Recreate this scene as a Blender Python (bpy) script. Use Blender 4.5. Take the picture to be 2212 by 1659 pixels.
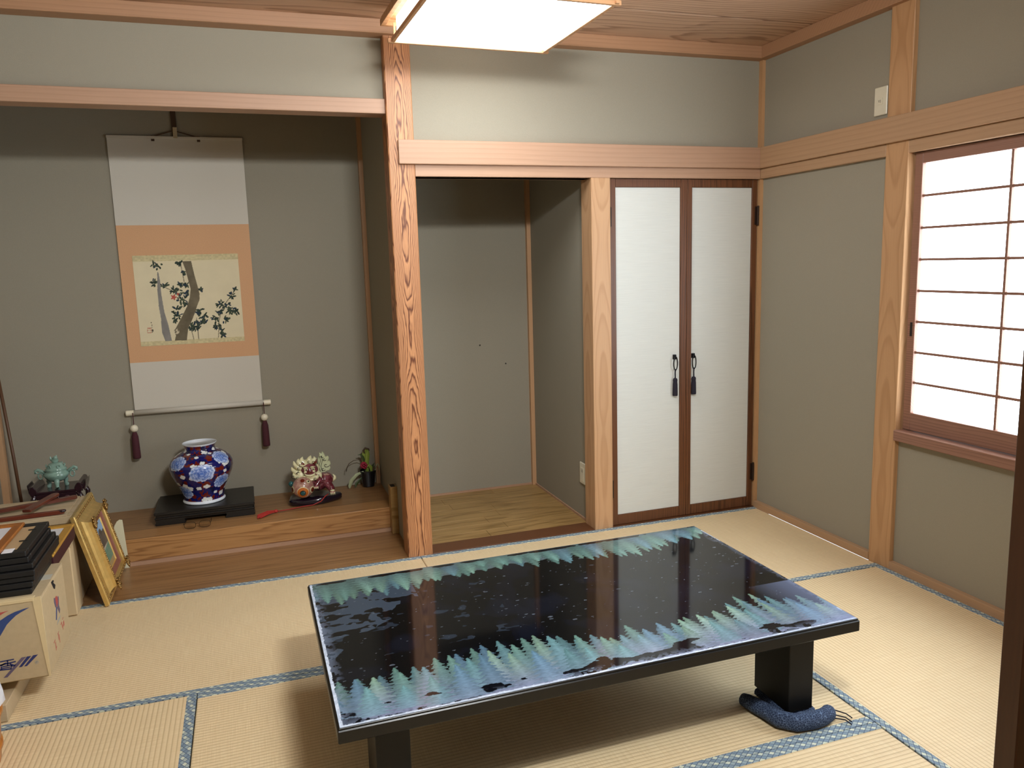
import bpy, bmesh, math, random
import numpy as np
from mathutils import Vector, Matrix

random.seed(7)
for o in list(bpy.data.objects):
    bpy.data.objects.remove(o)
SC = bpy.context.scene
COL = SC.collection
PI = math.pi

# ------------------------------------------------------------------ camera
F_PX, W_PX = 1685.7, 2212.0
CAM = (-2.5701, -3.5090, 1.3678)
YAW, PITCH, ROLL = math.radians(18.6446), math.radians(-8.8245), math.radians(-1.6507)
fw = Vector((math.sin(YAW) * math.cos(PITCH), math.cos(YAW) * math.cos(PITCH), math.sin(PITCH)))
ri = Vector((math.cos(YAW), -math.sin(YAW), 0))
up = ri.cross(fw)
r2 = ri * math.cos(ROLL) + up * math.sin(ROLL)
u2 = -ri * math.sin(ROLL) + up * math.cos(ROLL)
cd = bpy.data.cameras.new('camera')
cd.sensor_fit = 'HORIZONTAL'
cd.sensor_width = 36.0
cd.lens = F_PX * 36.0 / W_PX
cd.clip_start = 0.05
cam = bpy.data.objects.new('camera', cd)
COL.objects.link(cam)
M = Matrix((r2, u2, -fw)).transposed().to_4x4()
M.translation = Vector(CAM)
cam.matrix_world = M
SC.camera = cam

# ------------------------------------------------------------------ world, lights, exposure
wd = bpy.data.worlds.new('world')
SC.world = wd
wd.use_nodes = True
wd.node_tree.nodes['Background'].inputs[0].default_value = (0.85, 0.93, 1.0, 1)
wd.node_tree.nodes['Background'].inputs[1].default_value = 1.5
LAMP_STRENGTH = 10.8       # ceiling lamp diffuser
WINDOW_STRENGTH = 9.0      # daylight on the frosted panes
SC.view_settings.view_transform = 'Standard'
SC.view_settings.look = 'None'
SC.view_settings.exposure = 0.12
SC.view_settings.gamma = 1.0
SC.view_settings.use_curve_mapping = False
al = bpy.data.lights.new('hall_lamp_light', 'POINT')
al.energy = 75.0
al.shadow_soft_size = 0.2
al.color = (0.95, 0.98, 1.0)
alo = bpy.data.objects.new('hall_lamp_light', al)
COL.objects.link(alo)
alo.location = (-1.79, -3.0, 2.33)
# added unseen area light, aimed to brighten the alcove more than the floor
hl = bpy.data.lights.new('alcove_fill_light', 'AREA')
hl.shape = 'RECTANGLE'
hl.size, hl.size_y = 0.45, 0.1
hl.energy = 40.0
hl.color = (0.95, 0.98, 1.0)
hlo = bpy.data.objects.new('alcove_fill_light', hl)
COL.objects.link(hlo)
hlo.location = (-1.86, -2.98, 2.33)
hlo.rotation_euler = (math.radians(82), 0, 0)

# ------------------------------------------------------------------ material helpers
def lin(c):
    if isinstance(c, str):
        c = tuple(int(c[i:i + 2], 16) / 255 for i in (1, 3, 5))
    return tuple(x / 12.92 if x <= 0.04045 else ((x + 0.055) / 1.055) ** 2.4 for x in c[:3])

def L4(c):
    return (*lin(c), 1.0)

def new_mat(name):
    m = bpy.data.materials.new(name)
    m.use_nodes = True
    return m, m.node_tree, m.node_tree.nodes['Principled BSDF']

def nd(nt, t, ins=None, **props):
    n = nt.nodes.new(t)
    for k, v in props.items():
        setattr(n, k, v)
    for k, v in (ins or {}).items():
        s = n.inputs[k]
        if isinstance(v, bpy.types.NodeSocket):
            nt.links.new(v, s)
        else:
            s.default_value = v
    return n

def mt(nt, op, a, b=0.0, c=0.0):
    n = nt.nodes.new('ShaderNodeMath')
    n.operation = op
    for i, v in enumerate((a, b, c)):
        if isinstance(v, bpy.types.NodeSocket):
            nt.links.new(v, n.inputs[i])
        else:
            n.inputs[i].default_value = v
    return n.outputs[0]

def ramp(nt, fac, stops, interp='LINEAR'):
    n = nt.nodes.new('ShaderNodeValToRGB')
    n.color_ramp.interpolation = interp
    els = n.color_ramp.elements
    while len(els) < len(stops):
        els.new(0.5)
    for e, (p, c) in zip(els, stops):
        e.position = p
        e.color = c if len(c) == 4 else (*c, 1)
    nt.links.new(fac, n.inputs[0])
    return n.outputs[0]

def mixc(nt, fac, a, b, blend='MIX'):
    n = nt.nodes.new('ShaderNodeMix')
    n.data_type = 'RGBA'
    n.blend_type = blend
    for s, v in ((n.inputs[0], fac), (n.inputs[6], a), (n.inputs[7], b)):
        if isinstance(v, bpy.types.NodeSocket):
            nt.links.new(v, s)
        else:
            s.default_value = v
    return n.outputs[2]

def coords(nt):
    tc = nd(nt, 'ShaderNodeTexCoord')
    sp = nd(nt, 'ShaderNodeSeparateXYZ', {0: tc.outputs['Object']})
    return tc.outputs['Object'], sp.outputs[0], sp.outputs[1], sp.outputs[2]

def comb(nt, x, y, z=0.0):
    return nd(nt, 'ShaderNodeCombineXYZ', {0: x, 1: y, 2: z}).outputs[0]

def noise(nt, vec, scale=1.0, detail=2.0, rough=0.5):
    return nd(nt, 'ShaderNodeTexNoise', {'Vector': vec, 'Scale': scale, 'Detail': detail, 'Roughness': rough}).outputs[0]

def bump(nt, bs, h, strength=0.3, dist=0.002):
    b = nd(nt, 'ShaderNodeBump', {'Strength': strength, 'Distance': dist, 'Height': h})
    nt.links.new(b.outputs[0], bs.inputs['Normal'])

def plain(name, col, rough=0.5, metal=0.0, coat=0.0, var=0.06, spec=0.5, nscale=30.0, bmp=0.0):
    m, nt, bs = new_mat(name)
    v, x, y, z = coords(nt)
    n = noise(nt, v, nscale, 3)
    c = L4(col)
    lo = tuple(k * (1 - var) for k in c[:3]) + (1,)
    hi = tuple(min(1, k * (1 + var)) for k in c[:3]) + (1,)
    nt.links.new(mixc(nt, n, lo, hi), bs.inputs['Base Color'])
    bs.inputs['Roughness'].default_value = rough
    bs.inputs['Metallic'].default_value = metal
    bs.inputs['Coat Weight'].default_value = coat
    bs.inputs['Specular IOR Level'].default_value = spec
    if bmp:
        bump(nt, bs, n, bmp, 0.002)
    return m

def wood(name, light, dark, axis='x', A=8.0, B=0.6, C=0.25, k=5.0, gs=1.0, u0=0.0, rough=0.5, coat=0.0,
         contrast=1.0, fine=0.25, ns=(6.0, 1.2), seed=0.0, sharp=0.8, spec=0.4):
    """flat-sawn timber: contour lines of a height field give the cathedral grain"""
    m, nt, bs = new_mat(name)
    v, x, y, z = coords(nt)
    comp = {'x': (x, y, z), 'y': (y, x, z), 'z': (z, x, y)}[axis]
    g = comp[0]
    u = mt(nt, 'ADD', mt(nt, 'ADD', comp[1], -u0), mt(nt, 'MULTIPLY', comp[2], 0.83))
    n1 = noise(nt, comb(nt, mt(nt, 'MULTIPLY', g, gs), 0.3 + seed, seed), 1.0, 1.5)
    n2 = noise(nt, comb(nt, mt(nt, 'MULTIPLY', u, ns[0]), mt(nt, 'MULTIPLY', g, ns[1]), seed * 1.7), 1.0, 3.0)
    h = mt(nt, 'ADD', mt(nt, 'MULTIPLY', mt(nt, 'MULTIPLY', u, u), A), mt(nt, 'MULTIPLY', n1, B))
    h = mt(nt, 'ADD', h, mt(nt, 'MULTIPLY', n2, C))
    fr = mt(nt, 'FRACT', mt(nt, 'MULTIPLY', h, k))
    l, d = lin(light), lin(dark)
    mid = tuple(a + (b - a) * 0.25 * contrast for a, b in zip(l, d))
    dk = tuple(a + (b - a) * contrast for a, b in zip(l, d))
    c = ramp(nt, fr, [(0.0, l), (sharp * 0.7, mid), (sharp, dk), (min(sharp + .08, .97), dk), (1.0, l)])
    fb = noise(nt, comb(nt, mt(nt, 'MULTIPLY', u, 260.0), mt(nt, 'MULTIPLY', g, 5.0), seed), 1.0, 2.0)
    c = mixc(nt, fine, c, mixc(nt, fb, (0.35, 0.3, 0.25, 1), (1.3, 1.3, 1.3, 1)), 'MULTIPLY')
    nt.links.new(c, bs.inputs['Base Color'])
    bs.inputs['Roughness'].default_value = rough
    bs.inputs['Coat Weight'].default_value = coat
    bs.inputs['Coat Roughness'].default_value = 0.15
    bs.inputs['Specular IOR Level'].default_value = spec
    bump(nt, bs, fr, 0.06, 0.001)
    return m

def plaster(name, col, var=0.12):
    m, nt, bs = new_mat(name)
    v, x, y, z = coords(nt)
    c = lin(col)
    n = noise(nt, v, 420.0, 3, 0.7)
    n2 = noise(nt, v, 1.3, 2)
    lo = tuple(k * (1 - var) for k in c) + (1,)
    hi = tuple(k * (1 + var) for k in c) + (1,)
    cc = mixc(nt, n, lo, hi)
    cc = mixc(nt, 0.5, cc, mixc(nt, n2, (0.9, 0.92, 0.9, 1), (1.1, 1.08, 1.06, 1)), 'MULTIPLY')
    nt.links.new(cc, bs.inputs['Base Color'])
    bs.inputs['Roughness'].default_value = 0.9
    bs.inputs['Specular IOR Level'].default_value = 0.15
    bump(nt, bs, n, 0.35, 0.0012)
    return m

def tatami(name, axis):
    m, nt, bs = new_mat(name)
    v, x, y, z = coords(nt)
    g, a = (x, y) if axis == 'x' else (y, x)
    s = mt(nt, 'MULTIPLY', a, PI / 0.0145)
    rib = mt(nt, 'ABSOLUTE', mt(nt, 'SINE', s))
    row = mt(nt, 'FLOOR', mt(nt, 'MULTIPLY', a, 1 / 0.0145))
    kn = mt(nt, 'SINE', mt(nt, 'ADD', mt(nt, 'MULTIPLY', g, 2 * PI / 0.03), mt(nt, 'MULTIPLY', row, PI)))
    hgt = mt(nt, 'ADD', rib, mt(nt, 'MULTIPLY', kn, 0.12))
    stalk = noise(nt, comb(nt, mt(nt, 'MULTIPLY', g, 350.0), mt(nt, 'MULTIPLY', a, 9.0)), 1.0, 2)
    hgt = mt(nt, 'ADD', hgt, mt(nt, 'MULTIPLY', stalk, 0.4))
    big = noise(nt, v, 2.2, 3)
    c = mixc(nt, stalk, L4('#dabf94'), L4('#f3e0ba'))
    c = mixc(nt, mt(nt, 'POWER', mt(nt, 'SUBTRACT', 1.0, rib), 3.0), c, L4('#c4aa80'))
    c = mixc(nt, 0.6, c, mixc(nt, big, (0.86, 0.84, 0.8, 1), (1.1, 1.08, 1.04, 1)), 'MULTIPLY')
    nt.links.new(c, bs.inputs['Base Color'])
    bs.inputs['Roughness'].default_value = 0.55
    bs.inputs['Specular IOR Level'].default_value = 0.3
    bump(nt, bs, hgt, 0.5, 0.0016)
    return m

def border_cloth(name, axis):
    m, nt, bs = new_mat(name)
    v, x, y, z = coords(nt)
    g, a = (x, y) if axis == 'x' else (y, x)
    s = mt(nt, 'MULTIPLY', g, 1 / 0.021)
    t = mt(nt, 'MULTIPLY', a, 1 / 0.0155)
    p = mt(nt, 'ADD', s, t)
    q = mt(nt, 'SUBTRACT', s, t)
    fp, fq = mt(nt, 'FRACT', p), mt(nt, 'FRACT', q)
    ip, iq = mt(nt, 'FLOOR', p), mt(nt, 'FLOOR', q)
    code = mt(nt, 'FRACT', mt(nt, 'MULTIPLY', mt(nt, 'ADD', mt(nt, 'MULTIPLY', ip, 1.0), mt(nt, 'MULTIPLY', iq, 2.0)), 0.2))
    fill = ramp(nt, code, [(0.0, L4('#cfd4c0')[:3]), (0.12, L4('#7f93a2')[:3]), (0.38, L4('#96a6ac')[:3]), (0.58, L4('#a6b2ae')[:3]), (0.78, L4('#768a9a')[:3])], 'CONSTANT')
    ln = mt(nt, 'MINIMUM', mt(nt, 'MINIMUM', fp, fq), mt(nt, 'MINIMUM', mt(nt, 'SUBTRACT', 1.0, fp), mt(nt, 'SUBTRACT', 1.0, fq)))
    edge = mt(nt, 'LESS_THAN', ln, 0.065)
    c = mixc(nt, edge, fill, L4('#46566e'))
    nt.links.new(c, bs.inputs['Base Color'])
    bs.inputs['Roughness'].default_value = 0.7
    w = mt(nt, 'SINE', mt(nt, 'MULTIPLY', a, 3000.0))
    bump(nt, bs, w, 0.15, 0.0006)
    return m

def streak_paper(name, col):
    m, nt, bs = new_mat(name)
    v, x, y, z = coords(nt)
    n = noise(nt, comb(nt, mt(nt, 'MULTIPLY', x, 7.0), mt(nt, 'MULTIPLY', z, 330.0), y), 1.0, 3, 0.65)
    c = mixc(nt, n, tuple(k * 0.86 for k in lin(col)) + (1,), tuple(min(1, k * 1.08) for k in lin(col)) + (1,))
    nt.links.new(c, bs.inputs['Base Color'])
    bs.inputs['Roughness'].default_value = 0.75
    bump(nt, bs, n, 0.25, 0.0012)
    return m

def painted(name, rough=0.5, coat=0.0, spec=0.5, metal=0.0, bmp=0.0):
    m, nt, bs = new_mat(name)
    a = nd(nt, 'ShaderNodeVertexColor', layer_name='Col')
    nt.links.new(a.outputs[0], bs.inputs['Base Color'])
    bs.inputs['Roughness'].default_value = rough
    bs.inputs['Coat Weight'].default_value = coat
    bs.inputs['Coat Roughness'].default_value = 0.02
    bs.inputs['Specular IOR Level'].default_value = spec
    bs.inputs['Metallic'].default_value = metal
    if bmp:
        v, x, y, z = coords(nt)
        bump(nt, bs, noise(nt, v, 900.0, 2), bmp, 0.0008)
    return m

def emit(name, col, strength):
    m, nt, bs = new_mat(name)
    bs.inputs['Base Color'].default_value = (0.9, 0.9, 0.9, 1)
    bs.inputs['Roughness'].default_value = 0.4
    bs.inputs['Emission Color'].default_value = (*col, 1)
    bs.inputs['Emission Strength'].default_value = strength
    return m

# ------------------------------------------------------------------ mesh helpers
class MB:
    def __init__(s):
        s.v, s.f = [], []

    def add(s, vs, fs):
        o = len(s.v)
        s.v += [tuple(map(float, p)) for p in vs]
        s.f += [tuple(i + o for i in f) for f in fs]
        return s

    def box(s, x0, x1, y0, y1, z0, z1):
        vs = [(x, y, z) for z in (z0, z1) for y in (y0, y1) for x in (x0, x1)]
        return s.add(vs, [(0, 2, 3, 1), (4, 5, 7, 6), (0, 1, 5, 4), (2, 6, 7, 3), (0, 4, 6, 2), (1, 3, 7, 5)])

    def tube(s, pts, rad, seg=10, cap=True, squash=None):
        pts = [Vector(p) for p in pts]
        n = len(pts)
        rads = [rad] * n if not hasattr(rad, '__len__') else list(rad)
        rings, prev = [], None
        for i, p in enumerate(pts):
            t = (pts[min(i + 1, n - 1)] - pts[max(i - 1, 0)]).normalized()
            if prev is None:
                ref = Vector((0, 0, 1)) if abs(t.z) < 0.9 else Vector((1, 0, 0))
                a = t.cross(ref).normalized()
            else:
                a = (prev - t * prev.dot(t)).normalized()
            prev = a
            b = t.cross(a)
            k = squash or 1.0
            rings.append([p + (a * math.cos(2 * PI * j / seg) + b * math.sin(2 * PI * j / seg) * k) * rads[i] for j in range(seg)])
        vs = [q for r in rings for q in r]
        fs = [(i * seg + j, i * seg + (j + 1) % seg, (i + 1) * seg + (j + 1) % seg, (i + 1) * seg + j) for i in range(n - 1) for j in range(seg)]
        if cap:
            fs += [tuple(range(seg))[::-1], tuple((n - 1) * seg + j for j in range(seg))]
        return s.add(vs, fs)

    def lathe(s, prof, seg=32, c=(0, 0, 0), axis='z'):
        vs, n = [], len(prof)
        for r, h in prof:
            for j in range(seg):
                a = 2 * PI * j / seg
                p = (r * math.cos(a), r * math.sin(a), h)
                if axis == 'x':
                    p = (h, p[0], p[1])
                elif axis == 'y':
                    p = (p[0], h, p[1])
                vs.append((p[0] + c[0], p[1] + c[1], p[2] + c[2]))
        fs = [(i * seg + j, i * seg + (j + 1) % seg, (i + 1) * seg + (j + 1) % seg, (i + 1) * seg + j) for i in range(n - 1) for j in range(seg)]
        if prof[0][0] > 1e-5:
            fs.append(tuple(range(seg))[::-1])
        if prof[-1][0] > 1e-5:
            fs.append(tuple((n - 1) * seg + j for j in range(seg)))
        return s.add(vs, fs)

    def ball(s, c, r, seg=16, rings=10):
        if not hasattr(r, '__len__'):
            r = (r, r, r)
        pr = [(math.sin(PI * i / rings), -math.cos(PI * i / rings)) for i in range(rings + 1)]
        t = MB().lathe([(max(a, 1e-4), b) for a, b in pr], seg)
        return s.add([(c[0] + p[0] * r[0], c[1] + p[1] * r[1], c[2] + p[2] * r[2]) for p in t.v], t.f)

    def prism(s, poly, d0, d1, plane='xz'):
        """extrude a 2-D outline: plane xz -> along y, yz -> along x, xy -> along z"""
        def P(p, d):
            return {'xz': (p[0], d, p[1]), 'yz': (d, p[0], p[1]), 'xy': (p[0], p[1], d)}[plane]
        n = len(poly)
        return s.add([P(p, d0) for p in poly] + [P(p, d1) for p in poly],
                     [tuple(range(n)), tuple(range(2 * n - 1, n - 1, -1))] + [(i, (i + 1) % n, n + (i + 1) % n, n + i) for i in range(n)])

    def xf(s, m):
        s.v = [tuple(m @ Vector(p)) for p in s.v]
        return s

    def build(s, name, mat, parent=None, o=None, smooth=False, bevel=0.0, fixn=True):
        me = bpy.data.meshes.new(name)
        vs = s.v if o is None else [(p[0] - o[0], p[1] - o[1], p[2] - o[2]) for p in s.v]
        me.from_pydata(vs, [], s.f)
        if bevel or fixn:
            bm = bmesh.new()
            bm.from_mesh(me)
            if fixn:
                bmesh.ops.recalc_face_normals(bm, faces=bm.faces)
            if bevel:
                bmesh.ops.bevel(bm, geom=list(bm.edges), offset=bevel, segments=1, affect='EDGES', clamp_overlap=True)
            bm.to_mesh(me)
            bm.free()
        me.materials.append(mat)
        if smooth:
            me.polygons.foreach_set('use_smooth', [True] * len(me.polygons))
        return link(name, me, parent)

def link(name, me, parent=None):
    ob = bpy.data.objects.new(name, me)
    COL.objects.link(ob)
    if parent is not None:
        ob.parent = parent
    return ob

def B(*a):
    return MB().box(*a)

def tag(o, label, cat=None, group=None, kind=None):
    o['label'] = label
    if cat:
        o['category'] = cat
    if group:
        o['group'] = group
    if kind:
        o['kind'] = kind
    return o

def thing(name, label, cat, loc=(0, 0, 0), rot=None, group=None):
    o = bpy.data.objects.new(name, None)
    o.empty_display_size = 0.05
    COL.objects.link(o)
    o.location = loc
    if rot is not None:
        o.rotation_euler = rot
    return tag(o, label, cat, group)

def struct(name, mb, mat, label, bevel=0.0, smooth=False):
    return tag(mb.build(name, mat, bevel=bevel, smooth=smooth), label, None, None, 'structure')

def paint_grid(name, mat, P, colors, parent=None, smooth=True, closed=False):
    """P: (ny,nx,3) points, colors: (ny,nx,3) linear"""
    ny, nx = P.shape[:2]
    me = bpy.data.meshes.new(name)
    me.vertices.add(ny * nx)
    me.vertices.foreach_set('co', P.reshape(-1).astype(np.float32))
    j, i = np.meshgrid(np.arange(ny - 1), np.arange(nx if closed else nx - 1), indexing='ij')
    i2 = (i + 1) % nx
    q = np.stack([j * nx + i, j * nx + i2, (j + 1) * nx + i2, (j + 1) * nx + i], -1).reshape(-1, 4)
    me.loops.add(q.size)
    me.loops.foreach_set('vertex_index', q.reshape(-1).astype(np.int32))
    me.polygons.add(len(q))
    me.polygons.foreach_set('loop_start', (np.arange(len(q)) * 4).astype(np.int32))
    me.polygons.foreach_set('loop_total', np.full(len(q), 4, np.int32))
    me.update(calc_edges=True)
    me.validate()
    at = me.color_attributes.new('Col', 'FLOAT_COLOR', 'POINT')
    c4 = np.concatenate([colors.reshape(-1, 3), np.ones((ny * nx, 1))], 1).astype(np.float32)
    at.data.foreach_set('color', c4.reshape(-1))
    me.polygons.foreach_set('use_smooth', np.full(len(q), smooth))
    me.materials.append(mat)
    return link(name, me, parent)

def nlin(c):
    return np.array(lin(c))

def vnoise(X, Y, seed=0):
    """smooth value noise on arrays"""
    xi, yi = np.floor(X).astype(int), np.floor(Y).astype(int)
    xf, yf = X - xi, Y - yi
    def h(a, b):
        n = (a * 374761393 + b * 668265263 + seed * 144665) & 0x7fffffff
        n = ((n ^ (n >> 13)) * 1274126177) & 0x7fffffff
        return ((n ^ (n >> 16)) & 0xffff) / 65535.0
    sx, sy = xf * xf * (3 - 2 * xf), yf * yf * (3 - 2 * yf)
    a = h(xi, yi) * (1 - sx) + h(xi + 1, yi) * sx
    b = h(xi, yi + 1) * (1 - sx) + h(xi + 1, yi + 1) * sx
    return a * (1 - sy) + b * sy

def fbm(X, Y, seed=0, o=3):
    r, a, t = 0, 1.0, 0
    for k in range(o):
        r = r + a * vnoise(X * 2 ** k, Y * 2 ** k, seed + k)
        t += a
        a *= 0.5
    return r / t

def inpoly(X, Y, poly):
    ins = np.zeros(X.shape, bool)
    n = len(poly)
    for i in range(n):
        x1, y1 = poly[i]
        x2, y2 = poly[(i + 1) % n]
        c = ((y1 > Y) != (y2 > Y))
        ins ^= c & (X < (x2 - x1) * (Y - y1) / (y2 - y1 + 1e-12) + x1)
    return ins

def put(C, mask, col, a=1.0):
    C[mask] = C[mask] * (1 - a) + np.asarray(col) * a

# ------------------------------------------------------------------ materials
M_WALL = plaster('wall_plaster', '#979080')
M_WOODX = wood('pale_cedar_x', '#b48f74', '#9a7558', 'x', A=6, B=0.5, C=0.3, k=3, contrast=0.28, fine=0.2, ns=(5, .8))
M_WOODY = wood('pale_cedar_y', '#b3906e', '#997352', 'y', A=6, B=0.5, C=0.3, k=3, contrast=0.28, fine=0.2, ns=(5, .8))
M_WOODZ = wood('pale_cedar_z', '#c69c74', '#a87b52', 'z', A=120, B=2.4, C=0.4, k=5, gs=1.1, contrast=0.45, fine=0.2, u0=-0.9)
M_WOODZR = wood('pale_cedar_zr', '#c2976c', '#a2764c', 'z', A=120, B=2.4, C=0.4, k=5, gs=1.2, contrast=0.45, fine=0.2, u0=-0.745)
M_PILLAR = wood('carved_cedar_pillar', '#cf9465', '#5c2a17', 'z', A=520, B=4.2, C=0.85, k=4.4, gs=1.5, ns=(24, 4.0), u0=-1.867, contrast=0.9, fine=0.3, sharp=0.74, rough=0.45)
M_CEIL = wood('cedar_ceiling', '#cba88c', '#8e6a52', 'x', A=9, B=2.0, C=0.8, k=4.5, gs=0.7, ns=(9, .9), u0=2.0, contrast=0.75, fine=0.3, sharp=0.85)
M_TRIM = wood('cedar_trim', '#ad8362', '#8f694a', 'x', A=6, B=0.5, C=0.3, k=3, contrast=0.3, fine=0.2)
M_STEP = wood('alcove_step_wood', '#b58653', '#84562e', 'x', A=40, B=0.5, C=1.0, k=8.0, gs=1.4, ns=(16, 0.9), u0=0.46, contrast=0.7, fine=0.3, rough=0.4, coat=0.15)
M_STEPF = wood('alcove_floor_wood', '#9d754b', '#6f4c2c', 'x', A=3, B=0.3, C=0.7, k=7, gs=0.8, ns=(30, 0.8), u0=0.6, contrast=0.6, fine=0.35, rough=0.38, coat=0.2)
M_NICHE = wood('niche_floor_wood', '#ad8a55', '#80602f', 'x', A=8, B=1.2, C=0.9, k=4.0, gs=1.0, ns=(22, 1.4), u0=.4, contrast=0.8, fine=0.35, rough=0.4, coat=0.15)
M_DARKW = wood('dark_brown_wood', '#6f4529', '#472914', 'z', A=20, B=1.0, C=0.6, k=4, ns=(40, 1.5), contrast=0.7, fine=0.4, rough=0.4)
M_SASH = wood('sash_brown_wood', '#9a7260', '#765444', 'y', A=20, B=1.0, C=0.6, k=4, ns=(30, 1.5), contrast=0.6, fine=0.35, rough=0.45)
M_STILE = wood('stained_stile', '#4a2b14', '#33190a', 'z', A=20, B=1.0, C=0.6, k=4, ns=(40, 1.5), contrast=0.6, fine=0.4, rough=0.45)
M_TATX, M_TATY = tatami('tatami_rush_x', 'x'), tatami('tatami_rush_y', 'y')
M_HERX, M_HERY = border_cloth('tatami_border_x', 'x'), border_cloth('tatami_border_y', 'y')
M_PAPER = streak_paper('door_paper', '#d4d5ce')
M_BLACK = plain('black_lacquer', '#0e0e0e', 0.32, var=0.1, spec=0.35)
M_LEG = plain('black_leg_lacquer', '#0b0b0b', 0.45, var=0.1, spec=0.3)
M_IRON = plain('black_iron', '#141316', 0.4, metal=0.6)
M_TASSEL = plain('dark_tassel', '#1a1524', 0.85, var=0.3, nscale=300)
M_PLATE = plain('ivory_plastic', '#d9d2bb', 0.35)
M_SLOT = plain('slot_black', '#191714', 0.6)
M_HINGE = plain('bronze_hinge', '#33231a', 0.45, metal=0.5)
M_DIFF = emit('lamp_diffuser', (0.89, 0.95, 1.0), LAMP_STRENGTH)
M_LSIDE = emit('lamp_side_panel', (1.0, 0.95, 0.86), LAMP_STRENGTH * 0.4)
M_PANE = emit('frosted_pane', (0.78, 0.9, 1.0), WINDOW_STRENGTH)
M_CARD = plain('cardboard', '#bda884', 0.8, var=0.1, nscale=60, bmp=0.1)
M_CARDIN = plain('cardboard_edge', '#d8c295', 0.8)

# ------------------------------------------------------------------ the room
XL, YN, ZT, ZC = -3.79, -2.745, 2.3456, 2.404      # left wall, near wall, cornice bottom, ceiling
YA, YB, XR, XM, XS = -0.915, -1.8375, -0.909, -2.815, -1.871
HK, ZN1, ZN2 = 1.76, 1.8103, 1.9139
fl = struct('floor', B(XL, 0.03, YN, 0.0, -0.07, -0.05), M_NICHE, 'floor of woven rush tatami mats with patterned cloth borders')
def mat_piece(x0, x1, y0, y1, axis):
    e = 0.0012
    t = B(x0 + e, x1 - e, y0 + e, y1 - e, -0.05, 0).build('tatami_mat', M_TATX if axis == 'x' else M_TATY, fl, bevel=0.003)
    w = 0.031
    if axis == 'x':
        for a, b in ((y0 + e, y0 + w), (y1 - w, y1 - e)):
            B(x0 + e, x1 - e, a, b, -0.03, 0.0016).build('cloth_border', M_HERX, t, bevel=0.001)
    else:
        for a, b in ((x0 + e, x0 + w), (x1 - w, x1 - e)):
            B(a, b, y0 + e, y1 - e, -0.03, 0.0016).build('cloth_border', M_HERY, t, bevel=0.001)
mat_piece(XL, XS, YA, 0, 'x')
mat_piece(XS, 0, YA, 0, 'x')
mat_piece(XR, 0, YN, YA, 'y')
mat_piece(XM, XR, YB, YA, 'x')
mat_piece(XM, XR, YN, YB, 'x')
mat_piece(XL, XM, YN, YA, 'y')

# pillar and posts
struct('trim_1', B(-1.9264, -1.8097, 0.0, 0.117, -0.02, ZC), M_PILLAR, 'thick alcove pillar with bold dark cedar grain', 0.004)
struct('trim_2', B(-0.9573, -0.8561, 0.0, 0.12, -0.02, HK), M_WOODZ, 'pale wooden post between open niche and closet doors', 0.002)
# back wall
struct('wall_back', B(-1.8097, 0.12, 0.03, 0.1, HK, ZC), M_WALL, 'olive plaster wall above the niche and closet')
struct('wall_alcove_top', B(XL, -1.9264, 0.05, 0.1, 2.0888, ZC), M_WALL, 'olive plaster strip above the alcove lintel')
struct('trim_3', B(XL, -1.9264, 0.02, 0.12, 2.0265, 2.0888), M_WOODX, 'wooden lintel across the picture alcove', 0.002)
struct('trim_4', B(-1.8097, 0.0, 0.0, 0.11, HK, ZN1), M_WOODX, 'slim door head beam under the wide rail on the back wall')
struct('trim_5', B(-1.884, -0.0, -0.02, 0.03, ZN1, ZN2), M_WOODX, 'wide horizontal wooden rail on the back wall', 0.002)
struct('trim_6', B(XL, 0.03, -0.03, 0.06, ZT, ZC), M_TRIM, 'ceiling cornice strip along the back wall', 0.002)
# picture alcove
struct('wall_alcove_back', B(XL - .02, -1.86, 0.935, 0.98, 0.0, 2.45), M_WALL, 'olive plaster back wall of the picture alcove')
struct('wall_alcove_right', B(-1.903, -1.84, 0.117, 0.935, 0.0, 2.45), M_WALL, 'shaded plaster right side wall of the picture alcove')
struct('wall_alcove_left', B(XL - .05, XL, 0.0, 0.935, 0.0, 2.45), M_WALL, 'plaster left side wall of the picture alcove')
struct('ceiling_alcove', B(XL, -1.84, 0.06, 0.98, 2.42, 2.46), M_CEIL, 'wooden ceiling inside the picture alcove')
struct('trim_7', B(-1.926, -1.903, 0.905, 0.935, 0.126, 2.42), M_WOODZ, 'thin corner strip at right back of the alcove')
struct('trim_8', B(XL, XL + 0.03, 0.895, 0.935, 0.126, 2.42), M_WOODZ, 'thin corner strip at left back of the alcove')
struct('floor_alcove_board', B(XL, -1.903, 0.0, 0.43, -0.06, 0.0), M_STEPF, 'dark floor board at tatami level in front of alcove step')
struct('floor_alcove', B(XL, -1.903, 0.445, 0.935, 0.05, 0.126), M_STEPF, 'raised polished wooden alcove floor')
st = struct('trim_9', B(XL, -1.9264, 0.42, 0.56, 0.018, 0.1268), M_STEP, 'grained front beam of the raised alcove step', 0.003)
struct('trim_10', B(XL, -1.9264, 0.412, 0.44, 0.0, 0.018), M_WOODX, 'thin pale strip under the alcove step beam')
e = struct('trim_11', B(-1.938, -1.903, 0.36, 0.425, 0.0, 0.25), M_NICHE, 'short wooden end block where alcove step meets pillar wall', 0.002)
B(-1.934, -1.912, 0.368, 0.415, 0.249, 0.2512).build('socket', M_SLOT, e)
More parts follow.
